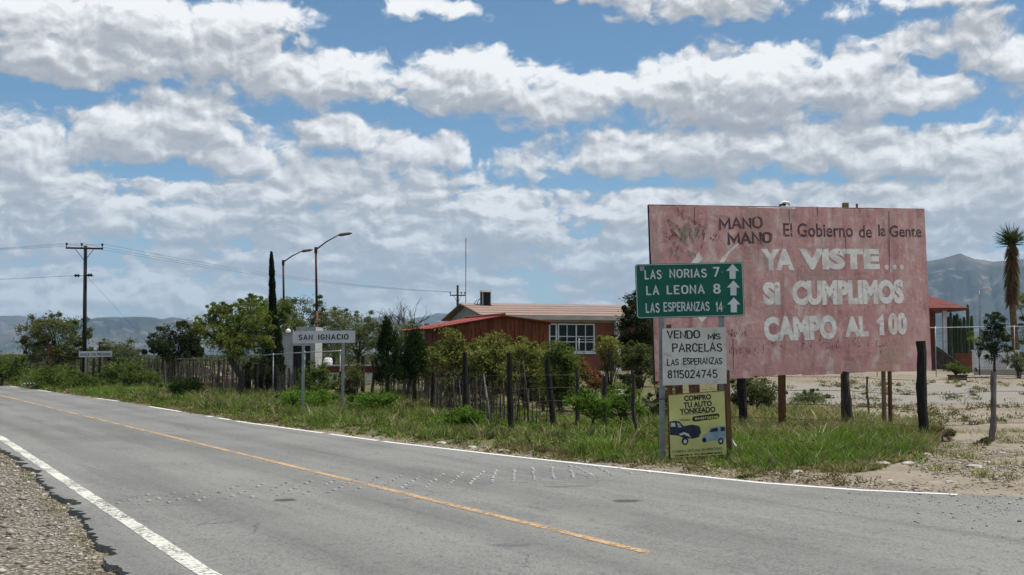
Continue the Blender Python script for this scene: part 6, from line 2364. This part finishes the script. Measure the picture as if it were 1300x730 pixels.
def build_grass():
    r = np.random.default_rng(12)

    def clump(px_, X, Y, seed, k=.35):
        return fbm(X * 1.3 + 3, Y * 1.3, seed, 3)
    # main verge: everything left of the signs
    def yb(p): return np.interp(p, [-200, 0, 200, 350, 500, 600, 700, 860], [110, 95, 70, 52, 44, 36, 31, 30])
    px_, X, Y = scatter_px(38000, -60, 880, lambda p: edgeY(p) + .25, yb, 21)
    d = (Y - edgeY(px_)) / np.maximum(Y / 25, .8)
    c = clump(px_, X, Y, 3)
    keep = r.random(len(X)) < np.clip(sstep(-.1, 1.1, d) * (.15 + 2.4 * (c - .32)), .03, 1) * np.where(Y > 45, .8, 1)
    px_, X, Y, d, c = px_[keep], X[keep], Y[keep], d[keep], c[keep]
    h = (.035 + .105 * sstep(.3, 2.6, d)) * r.lognormal(0, .34, len(X)) * (.3 + 1.4 * c) * np.where((px_ > 838) & (d < 4), .5, 1) * np.where(px_ < 520, 1.15, 1)
    w = .005 + .0004 * Y * r.uniform(.6, 1.6, len(X))
    dry = sstep(1.6, .3, d)
    g = fbm(X * .5, Y * .5, 17, 3)
    gb = sstep(.48, .62, g) * sstep(.8, 2.0, d)
    cols = mixc([(gb * 1.7 + .12, BR), (.95 + 0 * gb, OL), (.12 + dry * .75, ST), (.15 + dry * 1.0, BN), (.35 * sstep(1, 3, d), DK)], r)
    grass('grass', X, Y, h, w, cols, 31, .5, 16)
    # bright thick patch below the billboard
    px_, X, Y = scatter_px(21000, 870, 1185, lambda p: np.interp(p, [870, 930, 1000, 1080, 1130, 1185], [16.6, 15.9, 15.7, 16.2, 17.2, 19.5]), lambda p: np.interp(p, [870, 1000, 1100, 1185], [26, 25, 24, 22]), 22)
    c = clump(px_, X, Y, 5)
    front = Y - np.interp(px_, [870, 930, 1000, 1080, 1130, 1185], [16.6, 15.9, 15.7, 16.2, 17.2, 19.5])
    side = sstep(1190, 1150, px_)
    ragg = (fbm(X * 1.9, Y * 1.9, 41, 3) - .45) * 2.4
    keep = r.random(len(X)) < np.clip(.1 + 1.5 * c, 0, 1) * sstep(.1, .6, front + ragg * sstep(1.5, .5, front)) * (.12 + .88 * sstep(0, 1, side + ragg * .5))
    px_, X, Y, front, c = px_[keep], X[keep], Y[keep], front[keep], c[keep]
    core = sstep(.4, 1.4, front) * sstep(7.0, 4.2, front) * sstep(880, 920, px_) * sstep(1180, 1140, px_)
    h = (.06 + .13 * sstep(.2, 2.4, front)) * r.lognormal(0, .32, len(X)) * (.45 + 1.1 * c) * np.where((px_ < 935) & (Y < 18.6), .42, 1)
    cols = mixc([(core * 2.0, BR), (.9 + 0 * core, OL), (.22 + .7 * (1 - core), ST), (.5 * (1 - core), BN), (.3 + 0 * core, DK)], r)
    grass('grass', X, Y, h, .007 + .010 * r.random(len(X)), cols, 32, .5, 15)
    # tall dry seeding grass behind the green patch and under the board
    px_, X, Y = scatter_px(3600, 900, 1180, lambda p: 21.5 + 0 * p, lambda p: np.interp(p, [900, 1000, 1180], [36, 34, 26]), 23)
    c = clump(px_, X, Y, 8)
    keep = r.random(len(X)) < np.clip(2.2 * (c - .38), 0, 1)
    px_, X, Y = px_[keep], X[keep], Y[keep]
    cols = mixc([(.25 + 0 * X, BR), (.9 + 0 * X, OL), (.5 + 0 * X, ST), (.3 + 0 * X, BN)], r)
    grass('grass', X, Y, r.uniform(.18, .42, len(X)), .011 + .010 * r.random(len(X)), cols, 33, .6, 12)
    # broad-leaved weeds mixed into the grass
    def weeds(n_, px0, px1, ya, yb, seed, ca, cb, hh, leaf):
        px_, X, Y = scatter_px(n_, px0, px1, ya, yb, seed)
        c = fbm(X * .9, Y * .9, seed, 3)
        k = r.random(len(X)) < np.clip(3.2 * (c - .42), 0, 1)
        X, Y = X[k], Y[k]
        m_ = 46
        sz = r.lognormal(0, .4, len(X))
        Xc, Yc, S = np.repeat(X, m_), np.repeat(Y, m_), np.repeat(sz, m_)
        C = np.stack([Xc, Yc, terrain(Xc, Yc)], 1)
        C[:, 0] += r.normal(0, .085, len(C)) * S; C[:, 1] += r.normal(0, .085, len(C)) * S
        C[:, 2] += np.abs(r.normal(0, hh, len(C))) * S
        V, Fc = leaf_quads(C, leaf, .5, .5, seed)
        o = np_mesh('weeds', V, Fc, M['foliage'], cols=leaf_cols(len(C), ca, cb, seed, t=np.repeat(r.random(len(X)), m_)))
        tag(o, kind='stuff')
    weeds(2600, -40, 900, lambda p: edgeY(p) + .9, lambda p: edgeY(p) + np.interp(p, [0, 500, 900], [14, 12, 8]), 51, (.07, .12, .02), (.17, .27, .05), .085, .05)
    weeds(900, -40, 1150, lambda p: edgeY(p) + .35, lambda p: edgeY(p) + 2.2, 52, (.13, .10, .055), (.25, .22, .11), .05, .04)
    weeds(700, 900, 1170, lambda p: edgeY(p) + 3.0, lambda p: edgeY(p) + 11, 53, (.07, .12, .02), (.17, .25, .05), .09, .045)
    weeds(900, 940, 1330, lambda p: 27 + 0 * p, lambda p: 47 + 0 * p, 54, (.10, .105, .05), (.21, .19, .10), .07, .06)
    # sparse dry tufts on the right dirt and in the yard
    tx, ty = [], []
    for k in range(46):
        p_ = r.uniform(1130, 1320); y_ = float(edgeY(p_)) + r.uniform(1.8, 12) if k < 34 else r.uniform(28, 46)
        if k >= 34: p_ = r.uniform(1000, 1320)
        x_ = (p_ - CX) / F * y_
        m_ = int(r.uniform(25, 110))
        rad_ = r.uniform(.06, .22)
        tx.append(x_ + r.normal(0, rad_, m_)); ty.append(y_ + r.normal(0, rad_, m_))
    X, Y = np.concatenate(tx), np.concatenate(ty)
    cols = mixc([(.15 + 0 * X, BR), (.8 + 0 * X, OL), (.6 + 0 * X, ST), (.3 + 0 * X, BN)], r)
    grass('grass', X, Y, r.uniform(.04, .16, len(X)), .012 + 0 * X, cols, 34, .7)
    # weeds in the broken left edge of the asphalt
    e = [p for p in LEFT_EDGE if 7.5 < p.y < 30]
    tx, ty = [], []
    for k in range(170):
        p = e[int(r.integers(0, len(e)))]
        m_ = int(r.uniform(6, 34))
        tx.append(p.x - .10 + r.normal(0, .07, m_)); ty.append(p.y - .05 + r.normal(0, .12, m_))
    X, Y = np.concatenate(tx), np.concatenate(ty)
    k = X < left_edge_x(Y) + .05
    X, Y = X[k], Y[k]
    cols = mixc([(.1 + 0 * X, BR), (.8 + 0 * X, OL), (.5 + 0 * X, ST), (.6 + 0 * X, BN)], r)
    grass('grass', X, Y, r.uniform(.02, .085, len(X)), .007 + 0 * X, cols, 35, .8)
    # scrub of the plain beyond, up to the foot of the mountains
    px_ = r.uniform(-400, 1700, 24000)
    Y = 70 * np.exp(r.random(24000) * 3.2)
    X = (px_ - CX) / F * Y
    k = (Y > edgeY(px_) + 3) | (px_ > 0)
    k &= Y < 1700
    d_ = Y - edgeY(px_)
    k &= d_ > 3
    X, Y = X[k], Y[k]
    C = np.stack([X, Y, terrain(X, Y) + Y * .0006 + .3], 1)
    C = np.repeat(C, 5, 0) + r.normal(size=(len(C) * 5, 3)) * np.repeat((.5 + Y * .0016)[:, None], 5, 0) * np.array([1.4, 1.4, .4])
    V, Fc = leaf_quads(C, .6, .7, .2, 3)
    sc = np.repeat(np.repeat(.35 + Y * .0022, 5), 4)[:, None]
    ctr = np.repeat(C, 4, 0)
    V = ctr + (V - ctr) * sc
    o = np_mesh('scrub', V, Fc, M['foliage'], cols=leaf_cols(len(C), (.045, .055, .028), (.12, .125, .07), 8))
    tag(o, kind='stuff')


build_grass()

# ------------------------------------------------------------------ haze of the plain
def build_haze():
    m, n, out = material('air_haze')
    v = n.new('ShaderNodeVolumePrincipled')
    v.inputs['Color'].default_value = (.46, .70, .98, 1)
    v.inputs['Density'].default_value = 5.2e-5
    v.inputs['Anisotropy'].default_value = 0.0
    n.put(out.inputs['Volume'], v.outputs[0])
    mb = MB()
    zt = 1150
    mb.box((0, 0, (zt - 12) / 2 - 6 + 5), (31000, 31000, zt + 14))
    o = mb.build('haze', m)
    tag(o, kind='stuff')


build_haze()
